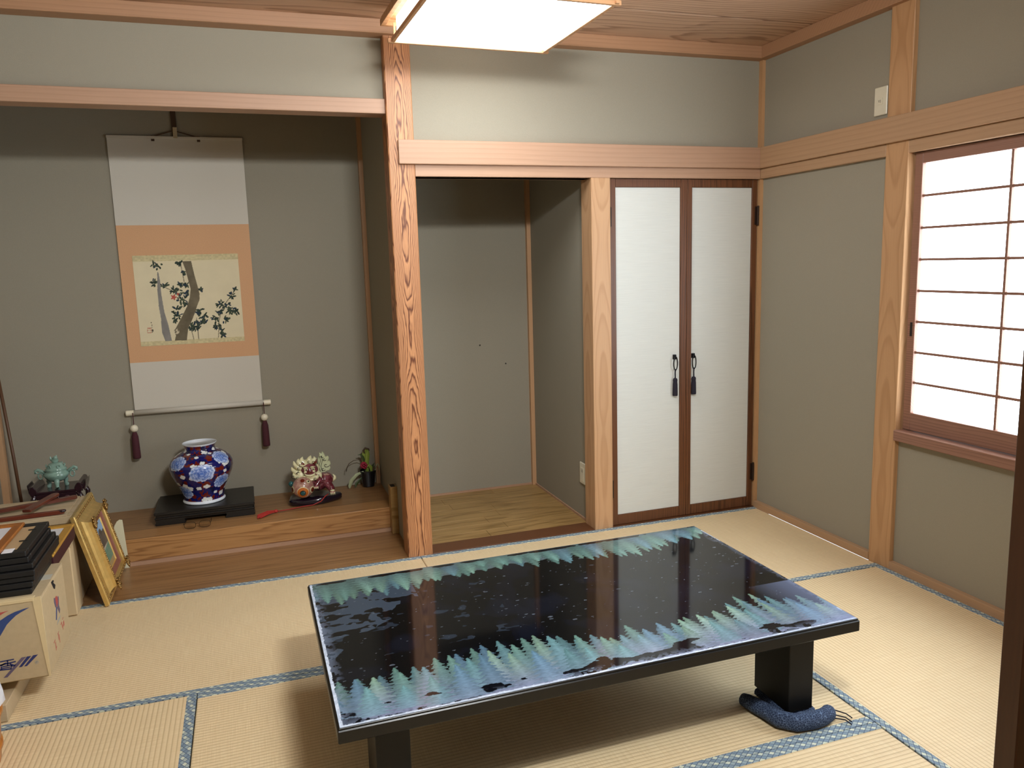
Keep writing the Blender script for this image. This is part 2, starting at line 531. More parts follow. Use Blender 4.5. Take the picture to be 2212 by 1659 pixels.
# niche
struct('wall_niche_back', B(-1.85, -0.90, 0.93, 0.98, 0.0, 2.45), M_WALL, 'olive plaster back wall of the open niche')
struct('wall_niche_right', B(-0.938, -0.86, 0.12, 0.93, 0.0, 2.45), M_WALL, 'olive plaster right side wall of the open niche')
struct('wall_niche_left', B(-1.84, -1.822, 0.117, 0.93, 0.0, 2.45), M_WALL, 'hidden plaster left side wall of the open niche')
struct('ceiling_niche', B(-1.85, -0.86, 0.1, 0.98, 2.42, 2.46), M_CEIL, 'board ceiling of the open niche')
struct('trim_12', B(-0.962, -0.938, 0.905, 0.93, 0.0, 2.42), M_WOODZ, 'thin corner strip at right back of the niche')
nf = struct('floor_niche', B(-1.83, -0.93, 0.1, 0.935, -0.05, -0.012), M_NICHE, 'wooden floor boards of the open niche')
ys = np.linspace(0.125, 0.93, 9)
rn = random.Random(3)
for a, b in zip(ys[:-1], ys[1:]):
    cut = -1.822 + rn.uniform(0.25, 0.65)
    for x0, x1 in ((-1.822, cut), (cut, -0.938)):
        B(x0 + .0006, x1 - .0006, a + .0006, b - .0006, -0.012, 0.001).build('floor_plank', M_NICHE, nf, bevel=0.0008)
struct('trim_13', B(-1.8097, -0.9573, 0.002, 0.124, -0.05, 0.004), M_DARKW, 'dark threshold board at the foot of the niche', 0.002)
struct('baseboard_niche', MB().box(-1.822, -0.945, 0.922, 0.93, 0.001, 0.012).box(-0.945, -0.938, 0.125, 0.93, 0.001, 0.012), M_WOODX, 'thin pale skirting line around the niche floor')
# closet interior behind doors
struct('floor_closet', B(-0.86, 0.1, 0.0, 0.16, -0.07, 0.002), M_DARKW, 'dark sill board under the closet doors')
struct('wall_closet', B(-0.86, 0.1, 0.12, 0.16, 0.0, 2.45), M_WALL, 'plain panel closing the closet behind its doors')

# closet doors
def closet_door(n, x0, x1, label, hinge_x, tas_x):
    d = struct('door_%d' % n, B(x0 + .01, x1 - .01, 0.03, 0.045, 0.01, HK - .01), M_PAPER, label)
    lw, rw = (0.034, 0.036) if n == 1 else (0.029, 0.028)
    B(x0, x0 + lw, 0.018, 0.05, 0.004, HK - .002).build('stile', M_DARKW, d, bevel=0.0015)
    B(x1 - rw, x1, 0.018, 0.05, 0.004, HK - .002).build('stile', M_DARKW, d, bevel=0.0015)
    B(x0 + lw, x1 - rw, 0.02, 0.05, HK - .042, HK - .002).build('rail', M_DARKW, d, bevel=0.0015)
    B(x0 + lw, x1 - rw, 0.02, 0.05, 0.004, 0.056).build('rail', M_DARKW, d, bevel=0.0015)
    B(x0 + lw + .001, x1 - rw - .001, 0.026, 0.03, 0.057, HK - .043).build('paper_panel', M_PAPER, d)
    for z in (0.15, 1.525):
        MB().tube([(hinge_x, 0.008, z), (hinge_x, 0.008, z + .1)], 0.0055, 8).box(hinge_x - .012, hinge_x + .012, 0.012, 0.019, z + .004, z + .096).build('hinge', M_HINGE, d, smooth=False)
    h = B(tas_x - .008, tas_x + .008, 0.012, 0.026, 0.85, 0.875).build('handle', M_IRON, d, bevel=0.002)
    lp = [(tas_x + .011 * math.sin(t), 0.008, 0.83 + .035 * math.cos(t)) for t in np.linspace(0, 2 * PI, 22)]
    MB().tube(lp, 0.0028, 7).build('pull_ring', M_IRON, h, smooth=True)
    MB().tube([(tas_x - .001, 0.008, 0.80), (tas_x, 0.012, 0.78), (tas_x + .001, 0.012, 0.745)], 0.0035, 7).build('cord', M_TASSEL, h, smooth=True)
    MB().lathe([(0.003, .755), (0.010, .75), (0.0125, .742), (0.011, .735), (0.0125, .72), (0.0135, .665), (0.0125, .66)], 14, (tas_x, 0.012, 0)).build('tassel', M_TASSEL, h, smooth=True)
    return d
closet_door(1, -0.853, -0.4195, 'white paper closet door beside the niche post with black tassel', -0.857, -0.488)
closet_door(2, -0.4185, -0.003, 'white paper closet door at the room corner with black tassel', -0.0035, -0.378)

# right wall
YP1, YP2 = -0.841, -0.9605
W0, W1 = -2.60, YP2                        # window opening along y
wz0, wz1 = 0.622, HK
wr = MB().box(0.022, 0.1, YP1, 0.05, 0.0, ZC).box(0.022, 0.1, YN - .1, YP1, HK, ZC).box(0.022, 0.1, YN - .1, YP1, 0.0, 0.59).box(0.022, 0.1, YN - .1, W0, 0.59, HK)
struct('wall_right', wr, M_WALL, 'olive plaster window wall')
struct('trim_14', B(0.0, 0.1, YP2, YP1, -0.02, ZC), M_WOODZR, 'pale wooden post beside the window', 0.002)
struct('trim_15', B(-0.018, 0.03, YN, -0.02, ZN1, ZN2), M_WOODY, 'wide horizontal rail running over the window', 0.002)
struct('trim_16', B(0.0, 0.1, YN, YP2, HK, ZN1), M_WOODY, 'window head beam under the wide rail', 0.0015)
struct('trim_17', B(0.0, 0.03, YP1, 0.0, HK, ZN1), M_WOODY, 'slim beam under the wide rail near the closet corner', 0.0015)
struct('trim_18', B(-0.028, 0.03, YN, -0.03, ZT, ZC), M_TRIM, 'ceiling cornice strip along the window wall', 0.002)
struct('trim_19', B(0.004, 0.03, 0.002, 0.03, 0.0, ZC), M_WOODZR, 'thin corner post between closet and window wall')
struct('baseboard_right', MB().box(-0.002, 0.03, YP1, 0.0, 0.0, 0.036).box(-0.002, 0.03, YN, YP2, 0.0, 0.036), M_WOODY, 'pale wooden skirting under the window wall', 0.001)
struct('trim_20', B(-0.012, 0.1, W0, YP2 + .0, 0.577, wz0), M_SASH, 'dark brown window sill', 0.003)
struct('trim_21', B(0.005, 0.1, W0, W0 + .03, wz0, HK), M_WOODZR, 'far jamb of the window')
def sash(n, y0, y1, xa, label, pull):
    """y0<y1 along the wall, xa front plane"""
    xb = xa + 0.028
    d = struct('window_%d' % n, B(xa + .018, xa + .021, y0 + .03, y1 - .03, wz0 + .03, wz1 - .02), M_PANE, label)
    B(xa, xb, y1 - .037, y1, wz0 + .004, wz1).build('stile', M_SASH, d, bevel=0.0015)
    B(xa, xb, y0, y0 + .037, wz0 + .004, wz1).build('stile', M_SASH, d, bevel=0.0015)
    B(xa, xb, y0 + .037, y1 - .037, 1.714, wz1).build('rail', M_SASH, d, bevel=0.0015)
    B(xa, xb, y0 + .037, y1 - .037, wz0 + .004, 0.70).build('rail', M_SASH, d, bevel=0.0015)
    zs = np.linspace(0.70, 1.714, 9)
    for z in zs[1:-1]:
        B(xa + .008, xa + .018, y0 + .037, y1 - .037, z - .005, z + .005).build('muntin', M_SASH, d)
    vs = [y1 - .037 - .385]
    for y in vs:
        B(xa + .006, xa + .018, y - .005, y + .005, 0.70, 1.714).build('muntin', M_SASH, d)
    edges = [y1 - .037, *vs, y0 + .037]
    for a, b in zip(edges[:-1], edges[1:]):
        for z0, z1 in zip(zs[:-1], zs[1:]):
            B(xa + .0175, xa + .0182, b + .0055, a - .0055, z0 + .0045, z1 - .0045).build('pane', M_PANE, d)
    if pull:
        B(xa - .0006, xa + .002, y1 - .026, y1 - .014, 1.02, 1.078).build('finger_pull', M_SLOT, d)
sash(1, -1.80, YP2 - .008, 0.03, 'brown sliding window sash with frosted panes beside the wall post', True)
sash(2, W0 + .03, -1.765, 0.062, 'brown sliding window sash behind the stained door stile', False)

# left wall, near wall with the sliding doors, hall behind the camera
struct('wall_left', B(XL - .06, XL, -5.2, 0.0, 0.0, 2.46), M_WALL, 'olive plaster left wall of the room')
nw = MB().box(-1.6, 0.1, YN - .1, YN, ZN1, 2.46).box(-0.72, 0.1, YN - .1, YN, 0.0, ZN1)
struct('wall_front', nw, M_WALL, 'plaster wall over the sliding door at the entrance')
struct('trim_22', B(-1.6, 0.0, YN - .1, YN, HK, ZN1), M_WOODX, 'door head beam over the sliding door')
dd = struct('door_3', B(-1.585, -0.73, YN - .035, YN - .012, 0.004, HK), wood('entrance_door_wood', '#8a5628', '#6b3f1a', 'z', A=20, B=1.0, C=0.6, k=4, ns=(40, 1.5), contrast=0.6, fine=0.4), 'sliding door with dark stained stile at the room entrance')
B(-1.597, -1.553, YN - .04, YN - .006, 0.004, HK).build('stile', M_STILE, dd, bevel=0.002)
struct('floor_hall', B(XL, 0.6, -5.2, YN, -0.06, -0.002), M_NICHE, 'wooden hall floor behind the sliding doors')
struct('wall_hall_right', B(0.6, 0.66, -5.2, YN, 0.0, 2.46), M_WALL, 'plaster end wall of the hall')
struct('wall_hall_back', B(XL, 0.66, -5.26, -5.2, 0.0, 2.46), M_WALL, 'plaster back wall of the hall')
struct('ceiling_hall', B(XL, 0.66, -5.26, YN - .1, 2.42, 2.46), M_WALL, 'ceiling of the hall')

# ceiling boards
ce = struct('ceiling', B(XL, 0.1, YN - .1, 0.06, ZC + .04, ZC + .056), M_CEIL, 'cedar board ceiling with strong straight grain')
yy = 0.045
while yy > YN:
    y1 = max(yy - .44, YN)
    B(XL, 0.03, y1 + .007, yy - .007, ZC, ZC + .02).build('ceiling_board', M_CEIL, ce, bevel=0.002)
    yy = y1

# ------------------------------------------------------------------ ceiling lamp
lx0, lx1, ly0, ly1 = -1.940, -1.282, -0.940, -0.284
LC = ((lx0 + lx1) / 2, (ly0 + ly1) / 2, 2.235)
lamp = thing('ceiling_lamp', 'square ceiling lamp with wooden frame and bright white diffuser', 'lamp', LC, (0, 0, math.radians(1.5)))
M_LW = wood('lamp_wood', '#c89a70', '#a2764c', 'x', contrast=0.5, fine=0.2)
for y in (ly0, ly1 - .014):
    B(lx0 - .012, lx1 + .012, y, y + .014, 2.235, 2.251).build('frame_rail', M_LW, lamp, LC, bevel=0.001)
for x in (lx0, lx1 - .014):
    B(x, x + .014, ly0 - .012, ly1 + .012, 2.237, 2.253).build('frame_rail', M_LW, lamp, LC, bevel=0.001)
xs = np.linspace(lx0 + .012, lx1 - .012, 13)
ysl = np.linspace(ly0 + .012, ly1 - .012, 13)
g = MB()
for a in range(13):
    for b in range(13):
        u_, v_ = (a - 6) / 6, (b - 6) / 6
        g.v.append((xs[a], ysl[b], 2.247 - .006 * (1 - u_ * u_) * (1 - v_ * v_)))
g.f = [(a * 13 + b, a * 13 + b + 1, (a + 1) * 13 + b + 1, (a + 1) * 13 + b) for a in range(12) for b in range(12)]
g.build('diffuser', M_DIFF, lamp, LC, smooth=True)
s_ = 0.022
for q in (B(lx0 + s_, lx1 - s_, ly1 - s_ - .003, ly1 - s_, 2.253, 2.330), B(lx0 + s_, lx1 - s_, ly0 + s_, ly0 + s_ + .003, 2.253, 2.330),
          B(lx0 + s_, lx0 + s_ + .003, ly0 + s_, ly1 - s_, 2.253, 2.330), B(lx1 - s_ - .003, lx1 - s_, ly0 + s_, ly1 - s_, 2.253, 2.330)):
    q.build('side_panel', M_LSIDE, lamp, LC)
e_ = 0.032
for q in (B(lx0 - e_, lx1 + e_, ly1 + e_ - .02, ly1 + e_, 2.306, 2.330), B(lx0 - e_, lx1 + e_, ly0 - e_, ly0 - e_ + .02, 2.306, 2.330),
          B(lx0 - e_, lx0 - e_ + .02, ly0 - e_ + .02, ly1 + e_ - .02, 2.306, 2.330), B(lx1 + e_ - .02, lx1 + e_, ly0 - e_ + .02, ly1 + e_ - .02, 2.306, 2.330)):
    q.build('upper_frame', M_LW, lamp, LC, bevel=0.0015)
B(lx0 - e_ + .005, lx1 + e_ - .005, ly0 - e_ + .005, ly1 + e_ - .005, 2.330, 2.340).build('top_board', M_LW, lamp, LC)
B(LC[0] - .12, LC[0] + .12, LC[1] - .12, LC[1] + .12, 2.340, ZC).build('ceiling_mount', M_PLATE, lamp, LC)
for x in (lx0 + .01, lx1 - .018):
    for y in (ly0 + .01, ly1 - .018):
        B(x, x + .008, y, y + .008, 2.251, 2.308).build('corner_post', M_LW, lamp, LC)

# ------------------------------------------------------------------ low table
tx0, tx1, ty0, ty1, tz = -2.445, -0.968, -1.827, -0.949, 0.33
TC = ((tx0 + tx1) / 2, (ty0 + ty1) / 2, 0.0)
table = thing('low_table', 'low black lacquer table with frosted pine forest pattern on top', 'table', TC)
B(tx0, tx1, ty0, ty1, tz - .038, tz - .005).build('table_top', M_BLACK, table, TC, bevel=0.0025)
ed = 0.006
B(tx0 + ed * .6, tx1 - ed * .6, ty0 + ed * .6, ty1 - ed * .6, tz - .005, tz - .0006).build('top_edge', M_BLACK, table, TC, bevel=0.001)
B(tx0 + .12, tx1 - .12, ty0 + .1, ty1 - .1, tz - .05, tz - .038).build('underframe', M_BLACK, table, TC)
for x in (tx0 + .093, tx1 - .093 - .085):
    for y, z0 in ((ty0 + .077, .031), (ty1 - .077 - .165, .031)):
        B(x, x + .085, y, y + .165, z0, tz - .038).build('leg', M_LEG, table, TC, bevel=0.002)
# pattern on the table top
TWd, THt = tx1 - tx0 - 2 * ed, ty1 - ty0 - 2 * ed
nx, ny = 800, 474
U, V = np.meshgrid(np.linspace(0, TWd, nx), np.linspace(0, THt, ny))
C = np.zeros((ny, nx, 3)) + nlin('#06080c')
dk = fbm(U * 9, V * 9, 3)
put(C, dk > .52, nlin('#0a0d16'))
put(C, dk > .62, nlin('#0d111c'))
# pale water at the left
wat = (V > .36 + .9 * np.maximum(U - .02, 0) + .12 * (fbm(U * 14, V * 14, 9) - .5) * 2) & (U < .32) & (V < .78)
put(C, wat, nlin('#394452'))
blob = wat & (fbm(U * 22, V * 34, 11) > .60)
put(C, blob, nlin('#07080c'))
isl = (fbm(U * 20, V * 30, 15) > .70) & (U < .55) & (V > .3) & (V < .7)
put(C, isl & ~wat, nlin('#232c38'))
# speckles
rs = np.random.RandomState(5)
for _ in range(520):
    su, sv, r = rs.uniform(0, TWd), rs.uniform(.05, .8), rs.choice([.0012, .0018, .0025, .004], p=[.45, .3, .17, .08])
    q = ((U - su) / (r * rs.uniform(1, 2.4))) ** 2 + ((V - sv) / (r * rs.uniform(.6, 1.1))) ** 2 < 1
    put(C, q, nlin('#6d7683') * rs.uniform(.2, .8))
def tree(cu, base, h, hw, cols, sgn=1, val=1.0):
    """jagged conifer, tip towards +v (sgn=1) or -v (sgn=-1)"""
    r = (V - base) * sgn / h
    m0 = (r > 0) & (r < 1) & (np.abs(U - cu) < hw * 1.5)
    if not m0.any():
        return
    k = rs.randint(7, 11)
    side = (U > cu) * .37
    saw = 1 - (r * k + rs.uniform(0, 1) + side) % 1.0
    n = vnoise(U * 120, V * 520, rs.randint(999))
    wdt = hw * (1 - r) ** .95 * (.42 + .58 * saw ** 1.3) * (.78 + .5 * n)
    m = m0 & (np.abs(U - cu) < wdt + .0025)
    a = np.array([nlin(c) for c in cols])
    t = np.clip(r, 0, 1)[..., None]
    col = a[0] * (1 - t) + a[1] * t
    tex = .8 + .36 * vnoise(U * 140, V * 420, rs.randint(999))[..., None]
    edge = np.clip(np.abs(U - cu) / (wdt + 1e-4), 0, 1)[..., None]
    col = col * tex * val * (1.12 - .3 * edge)
    C[m] = col[m]
pal = [('#8f95b0', '#6f9aa4'), ('#7f93aa', '#7fae9f'), ('#7b90a8', '#6a91aa'), ('#8a94b4', '#92b79f'), ('#7e98ac', '#73a3a6')]
near = [(0, .2), (.217, .217), (.279, .22), (.379, .258), (.55, .246), (.624, .222), (.752, .193), (.931, .197), (1.098, .2), (1.27, .25), (1.386, .21), (1.48, .15)]
far = [(0, .70), (.075, .66), (.14, .70), (.3, .685), (.465, .73), (.67, .75), (.79, .72), (.906, .70), (1.117, .665), (1.278, .71), (1.41, .735), (1.48, .80)]
ni = lambda u, t: np.interp(u, [p[0] for p in t], [p[1] for p in t])
# undergrowth band then trees, back ones first
band = V < .085 + .05 * fbm(U * 12, V * 3, 21)
put(C, band, nlin('#747a94'))
C[band] *= (.6 + .7 * fbm(U * 120, V * 200, 4))[band][:, None]
for row, (sp, dh, w0, w1, val, b0) in enumerate([(.05, .0, .054, .068, .50, .05), (.062, -.01, .054, .07, .66, .03), (.075, -.065, .048, .062, .72, .015)]):
    for u in np.arange(-.03 + row * .02, TWd + .05, sp):
        cu = u + rs.uniform(-.014, .014)
        top = ni(cu, near) + dh + rs.uniform(-.03, .014)
        tree(cu, b0 + rs.uniform(-.01, .01), top - b0, rs.uniform(w0, w1), pal[rs.randint(5)], 1, val * rs.uniform(.8, 1.15))
bandf = V > .80 - .05 * fbm(U * 12, V * 3, 31)
put(C, bandf & (U < 1.43), nlin('#5b6c70'))
C[bandf] *= (.55 + .5 * fbm(U * 160, V * 260, 4))[bandf][:, None]
pf = [('#566e6c', '#74a098'), ('#5a6e7c', '#74a0ac'), ('#5f797a', '#86b0a0')]
for row, (sp, dh, w0, w1, val) in enumerate([(.05, .0, .054, .066, .55), (.06, .015, .054, .068, .8)]):
    for u in np.arange(-.03 + row * .02, TWd - .03, sp):
        cu = u + rs.uniform(-.014, .014)
        tip = ni(cu, far) + dh + rs.uniform(-.014, .03)
        tree(cu, .855 + rs.uniform(-.01, .01), .855 - tip, rs.uniform(w0, w1), pf[rs.randint(3)], -1, val * rs.uniform(.8, 1.1))
# dark rocks along the near edge
rk = fbm(U * 13, V * 30, 7, 4) + .10 * (np.sin(U * 21 + 1.3) * .5 + .2 * np.sin(U * 57)) - .9 * np.maximum(V - .045, 0) / .1
put(C, (rk > .535) & (V < .09) & (V > .006) & (U < 1.40), nlin('#0a0c13'))
for _ in range(14):
    cu = rs.uniform(.05, 1.2)
    q = ((U - cu) / .05) ** 2 + ((V - .855) / .012) ** 2 + .8 * (fbm(U * 40, V * 40, 8) - .5) * 2 < .8
    put(C, q, nlin('#0a0c12'))
# frosted rim
rim = np.minimum(np.minimum(U, TWd - U + .004 + .012 * (fbm(V * 14, V * 3, 61) > .42)), V)
jag = .004 + .007 * fbm(U * 60, V * 60, 51)
put(C, rim < jag, nlin('#c9d4e4'))
halo = np.clip(1 - (rim - jag) / .03, 0, 1) * (fbm(U * 90, V * 90, 55) > .47)
C = C * (1 - .35 * halo[..., None]) + nlin('#8d9ab4') * .35 * halo[..., None]
fe = THt - V
put(C, fe < .002 + .004 * fbm(U * 60, V * 60, 52), nlin('#4b5358'))
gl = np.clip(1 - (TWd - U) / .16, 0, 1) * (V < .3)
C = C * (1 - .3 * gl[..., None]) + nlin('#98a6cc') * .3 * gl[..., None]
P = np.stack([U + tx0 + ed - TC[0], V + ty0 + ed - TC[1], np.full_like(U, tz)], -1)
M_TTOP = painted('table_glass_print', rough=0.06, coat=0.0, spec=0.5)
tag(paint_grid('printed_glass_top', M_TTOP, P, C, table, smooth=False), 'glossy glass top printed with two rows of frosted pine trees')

# cushion tube under the table leg
def pad_mat():
    m, nt, bs = new_mat('indigo_print_cloth')
    v, x, y, z = coords(nt)
    vo = nd(nt, 'ShaderNodeTexVoronoi', {'Vector': v, 'Scale': 150.0}, feature='DISTANCE_TO_EDGE')
    c = mixc(nt, mt(nt, 'LESS_THAN', vo.outputs[0], 0.05), L4('#22304a'), L4('#5d6f8c'))
    nt.links.new(c, bs.inputs['Base Color'])
    bs.inputs['Roughness'].default_value = 0.9
    return m
M_PAD = pad_mat()
for k, (sx, lab) in enumerate([(tx1 - .1355, 'indigo cloth cushion roll under the table leg on window side'), (tx0 + .1355, 'indigo cloth cushion roll under the table leg on box side')]):
    o = (sx, ty0 + .13, 0.0)
    pd = thing('leg_cushion', lab, 'cushion', o, group='table leg cushions')
    pts = [(-.108, .075, .022), (-.1, .035, .026), (-.088, -.012, .03), (-.080, -.060, .03), (-.046, -.092, .03), (.005, -.099, .028), (.045, -.096, .024), (.072, -.086, .022), (.086, -.072, .022)]
    sm = []
    for i in range(len(pts) - 1):
        for t in (0, .34, .67):
            sm.append(tuple(pts[i][j] * (1 - t) + pts[i + 1][j] * t for j in range(3)))
    sm.append(pts[-1])
    n = len(sm)
    rr = [.019 + .006 * math.sin(PI * i / (n - 1)) ** .5 for i in range(n)]
    sm = [(p[0], p[1], r * 1.0 + .001) for p, r in zip(sm, rr)]
    MB().tube(sm, rr, 14).build('roll', M_PAD, pd, smooth=True)
    B(-.05, .06, -.055, .11, 0.002, .03).build('pad', M_PAD, pd, bevel=.01)
    for a, b in (((.165, -.11, .003), (.13, -.08, .02)), ((.15, -.125, .003), (.125, -.095, .012)), ((.14, -.135, .003), (.118, -.1, .006))):
        MB().tube([(.08, -.07, .02), (b[0] - .025, b[1] + .012, b[2]), (a[0] - .03, a[1] + .02, .012), (a[0] - .02, a[1] + .005, .004)], .0018, 6).build('drawstring', M_TASSEL, pd, smooth=True)

# ------------------------------------------------------------------ wall sockets
def plate(loc, w, h, axis, label, slots):
    t = thing('wall_socket', label, 'socket', loc)
    if axis == 'x':       # faces -x
        B(-.008, 0, -w / 2, w / 2, -h / 2, h / 2).build('cover_plate', M_PLATE, t, bevel=0.003)
        for (a, b, c, d) in slots:
            B(-.0095, -.0078, a, b, c, d).build('socket_slot', M_SLOT if (b - a) < .01 else M_PLATE, t)
    return t
plate((0.022, -0.785, 1.993), .07, .116, 'x', 'ivory socket plate high on the wall beside the window post',
      [(-.012, .012, -.014, .012), (-.002, .0, -.006, .006), (.006, .0085, -.004, .005)])
plate((-0.938, 0.182, 0.254), .07, .115, 'x', 'ivory socket plate low inside the niche by its post',
      [(-.02, .02, -.045, .03), (-.008, -.004, .005, .02), (.004, .008, .005, .02)])
nail = MB().lathe([(.0001, 0), (.004, -.004), (.004, -.006), (.0001, -.008)], 10, (-1.268, .93, .89), 'y').build('picture_nail', M_SLOT, smooth=True)
tag(nail, 'small dark nail in the niche back wall, the higher one', 'nail', 'nails in the niche wall')
nail = MB().lathe([(.0001, 0), (.004, -.004), (.004, -.006), (.0001, -.008)], 10, (-1.11, .93, .77), 'y').build('picture_nail', M_SLOT, smooth=True)
tag(nail, 'small dark nail in the niche back wall, the lower one', 'nail', 'nails in the niche wall')

# ------------------------------------------------------------------ hanging scroll
YS = 0.925
SX0, SX1 = -3.156, -2.519
SO = (-2.838, YS, 0.65)
scroll = thing('hanging_scroll', 'hanging scroll with ink painting of tree trunks and a red flower', 'scroll', SO)
M_SILK = plain('grey_silk_mount', '#c9c2b4', 0.75, var=0.08, nscale=500)
M_PEACH = plain('peach_brocade_mount', '#cf9f74', 0.7, var=0.14, nscale=260)
M_CREAM = plain('cream_brocade_strip', '#d3c7a0', 0.7, var=0.12, nscale=300)
M_IVORY = plain('ivory_knob', '#e6dcc2', 0.35)
B(SX0, SX1, YS, YS + .0022, 1.61, 2.04).build('upper_mount', M_SILK, scroll, SO)
B(SX0, SX1, YS, YS + .0022, 0.911, 1.61).build('middle_mount', M_PEACH, scroll, SO)
B(SX0, SX1, YS, YS + .0022, 0.655, 0.911).build('lower_mount', M_SILK, scroll, SO)
PX0, PX1, PZ0, PZ1 = -3.095, -2.586, 0.994, 1.458
B(PX0, PX1, YS - .001, YS, PZ0, PZ1).build('painting_border', M_CREAM, scroll, SO)
B(SX0 - .002, SX1 + .002, YS - .006, YS + .006, 2.036, 2.05).build('top_rod', M_SILK, scroll, SO, bevel=.002)
MB().tube([(SX0 - .005, YS - .012, .652), (SX1 + .005, YS - .012, .652)], .014, 16).build('roller', M_SILK, scroll, SO, smooth=True)
for a, b in ((SX0 - .042, SX0 - .004), (SX1 + .004, SX1 + .042)):
    MB().tube([(a, YS - .012, .652), (a + .004, YS - .012, .652), (b, YS - .012, .652)], [.0125, .0145, .0145], 14).build('roller_knob', M_IVORY, scroll, SO)
M_CORD = plain('brown_cord', '#4a3422', 0.8)
MB().tube([(-2.95, YS, 2.046), (-2.845, YS - .004, 2.078), (-2.73, YS, 2.046)], .003, 6).build('hanging_cord', M_CORD, scroll, SO)
for x in (-2.95, -2.735):
    B(x - .003, x + .012, YS - .0035, YS + .003, 2.025, 2.052).build('cord_loop', M_CORD, scroll, SO)
# painting, drawn in coordinates measured on the print
ZTL, ZTR, ZBR, ZBL = (50, 75), (1770, 50), (1880, 1490), (190, 1565)
U, V = np.meshgrid(np.linspace(0, 1, 330), np.linspace(0, 1, 300))
GX = (ZTL[0] * (1 - U) + ZTR[0] * U) * (1 - V) + (ZBL[0] * (1 - U) + ZBR[0] * U) * V
GY = (ZTL[1] * (1 - U) + ZTR[1] * U) * (1 - V) + (ZBL[1] * (1 - U) + ZBR[1] * U) * V
C = np.zeros(U.shape + (3,)) + nlin('#dccfad')
C *= (.95 + .1 * fbm(U * 8, V * 8, 3))[..., None]
bd = (V < .066) | (V > .947)
C[bd] = (nlin('#cbbd92') * (.85 + .3 * vnoise(U * 60, V * 60, 5)[..., None]))[bd]
rs = np.random.RandomState(11)
for L_ in ([(830, 240), (900, 610)], [(995, 1300), (1035, 1455)], [(1080, 1100), (1115, 1455)], [(1440, 1430), (1450, 1150)], [(1450, 1150), (1510, 930)], [(1510, 930), (1720, 650)], [(500, 560), (800, 700)]):
    (x1, y1), (x2, y2) = L_
    t = np.clip(((GX - x1) * (x2 - x1) + (GY - y1) * (y2 - y1)) / ((x2 - x1) ** 2 + (y2 - y1) ** 2), 0, 1)
    put(C, np.hypot(GX - x1 - t * (x2 - x1), GY - y1 - t * (y2 - y1)) < 6, nlin('#7d745f'))
def leaves(cl):
    for cx, cy, r in cl:
        for _ in range(int(5 + r / 9)):
            a, d = rs.uniform(0, 2 * PI), r * rs.uniform(.1, .95)
            x, y = cx + d * math.cos(a), cy + d * math.sin(a) * .8
            th = a + rs.uniform(-.7, .7)
            lw, lh = rs.uniform(20, 36), rs.uniform(9, 16)
            dx, dy = GX - x, GY - y
            p, q = dx * math.cos(th) + dy * math.sin(th), -dx * math.sin(th) + dy * math.cos(th)
            put(C, (p / lw) ** 2 + (q / lh) ** 2 < 1, nlin(['#2b372f', '#2c3a48', '#38443a', '#46503f'][rs.randint(4)]))
leaves([(430, 230, 95), (390, 520, 75), (560, 560, 80), (800, 200, 55), (880, 360, 45), (820, 540, 55), (720, 640, 80), (880, 690, 100), (850, 800, 90), (900, 870, 60),
        (760, 960, 90), (770, 1060, 90), (740, 1130, 50), (920, 560, 50)])
tr1 = [(448, 340), (465, 345), (495, 500), (515, 720), (560, 1000), (620, 1200), (680, 1478), (575, 1482), (520, 1330), (505, 1100), (470, 900), (450, 650)]
tr2 = [(850, 170), (995, 165), (1050, 400), (1100, 580), (1130, 700), (1130, 800), (1090, 900), (1060, 1000), (1000, 1150), (945, 1260), (920, 1470), (725, 1475), (745, 1390), (710, 1310), (740, 1270), (830, 1100), (930, 900), (970, 760), (985, 620), (945, 470), (900, 300)]
m1, m2 = inpoly(GX, GY, tr1), inpoly(GX, GY, tr2)
C[m1] = (nlin('#86827c') * (.75 + .5 * fbm(GX / 90, GY / 160, 2)[..., None]))[m1]
leaves([(1160, 640, 40), (1120, 980, 85), (1190, 1060, 85), (1180, 1180, 80), (1090, 1280, 80), (1010, 1230, 65), (980, 1280, 45), (1100, 1180, 60), (1720, 630, 45), (1650, 750, 80), (1480, 870, 80), (1570, 900, 85), (1640, 980, 90), (1720, 1000, 75), (1460, 1000, 60), (1400, 1110, 80), (1550, 1130, 70), (1400, 1230, 80), (1490, 1300, 60), (1500, 1380, 70)])
C[m2] = (nlin('#6f6551') * (.65 + .7 * fbm(GX / 120, GY / 120, 6)[..., None]))[m2]
put(C, (np.hypot(GX - 755, GY - 1320) < 45) & m2 & (fbm(GX / 20, GY / 20, 8) > .5), nlin('#c9bda0'))
put(C, np.hypot(GX - 710, GY - 755) < 38 + 14 * np.cos(5 * np.arctan2(GY - 755, GX - 710)), nlin('#b8564a'))
put(C, np.hypot(GX - 780, GY - 705) < 20, nlin('#a8503f'))
sq = np.maximum(np.abs(GX - 320) / 32, np.abs(GY - 1297) / 44)
put(C, (sq < 1) & (sq > .78), nlin('#b86a58'))
put(C, (sq < .7) & (np.abs(np.sin(GY / 9)) < .35), nlin('#c07a66'))
for (x, y, a, b) in [(350, 1170, 8, 10), (360, 1215, 5, 18), (362, 1250, 5, 15), (372, 1300, 14, 22), (368, 1330, 12, 6)]:
    put(C, ((GX - x) / a) ** 2 + ((GY - y) / b) ** 2 < 1, nlin('#4a4438'))
P = np.stack([PX0 + U * (PX1 - PX0) - SO[0], np.full_like(U, YS - .0016 - SO[1]), PZ1 - V * (PZ1 - PZ0) - SO[2]], -1)[::-1]
paint_grid('painting', painted('scroll_ink_painting', 0.8, spec=0.2), P, C[::-1], scroll, smooth=False)
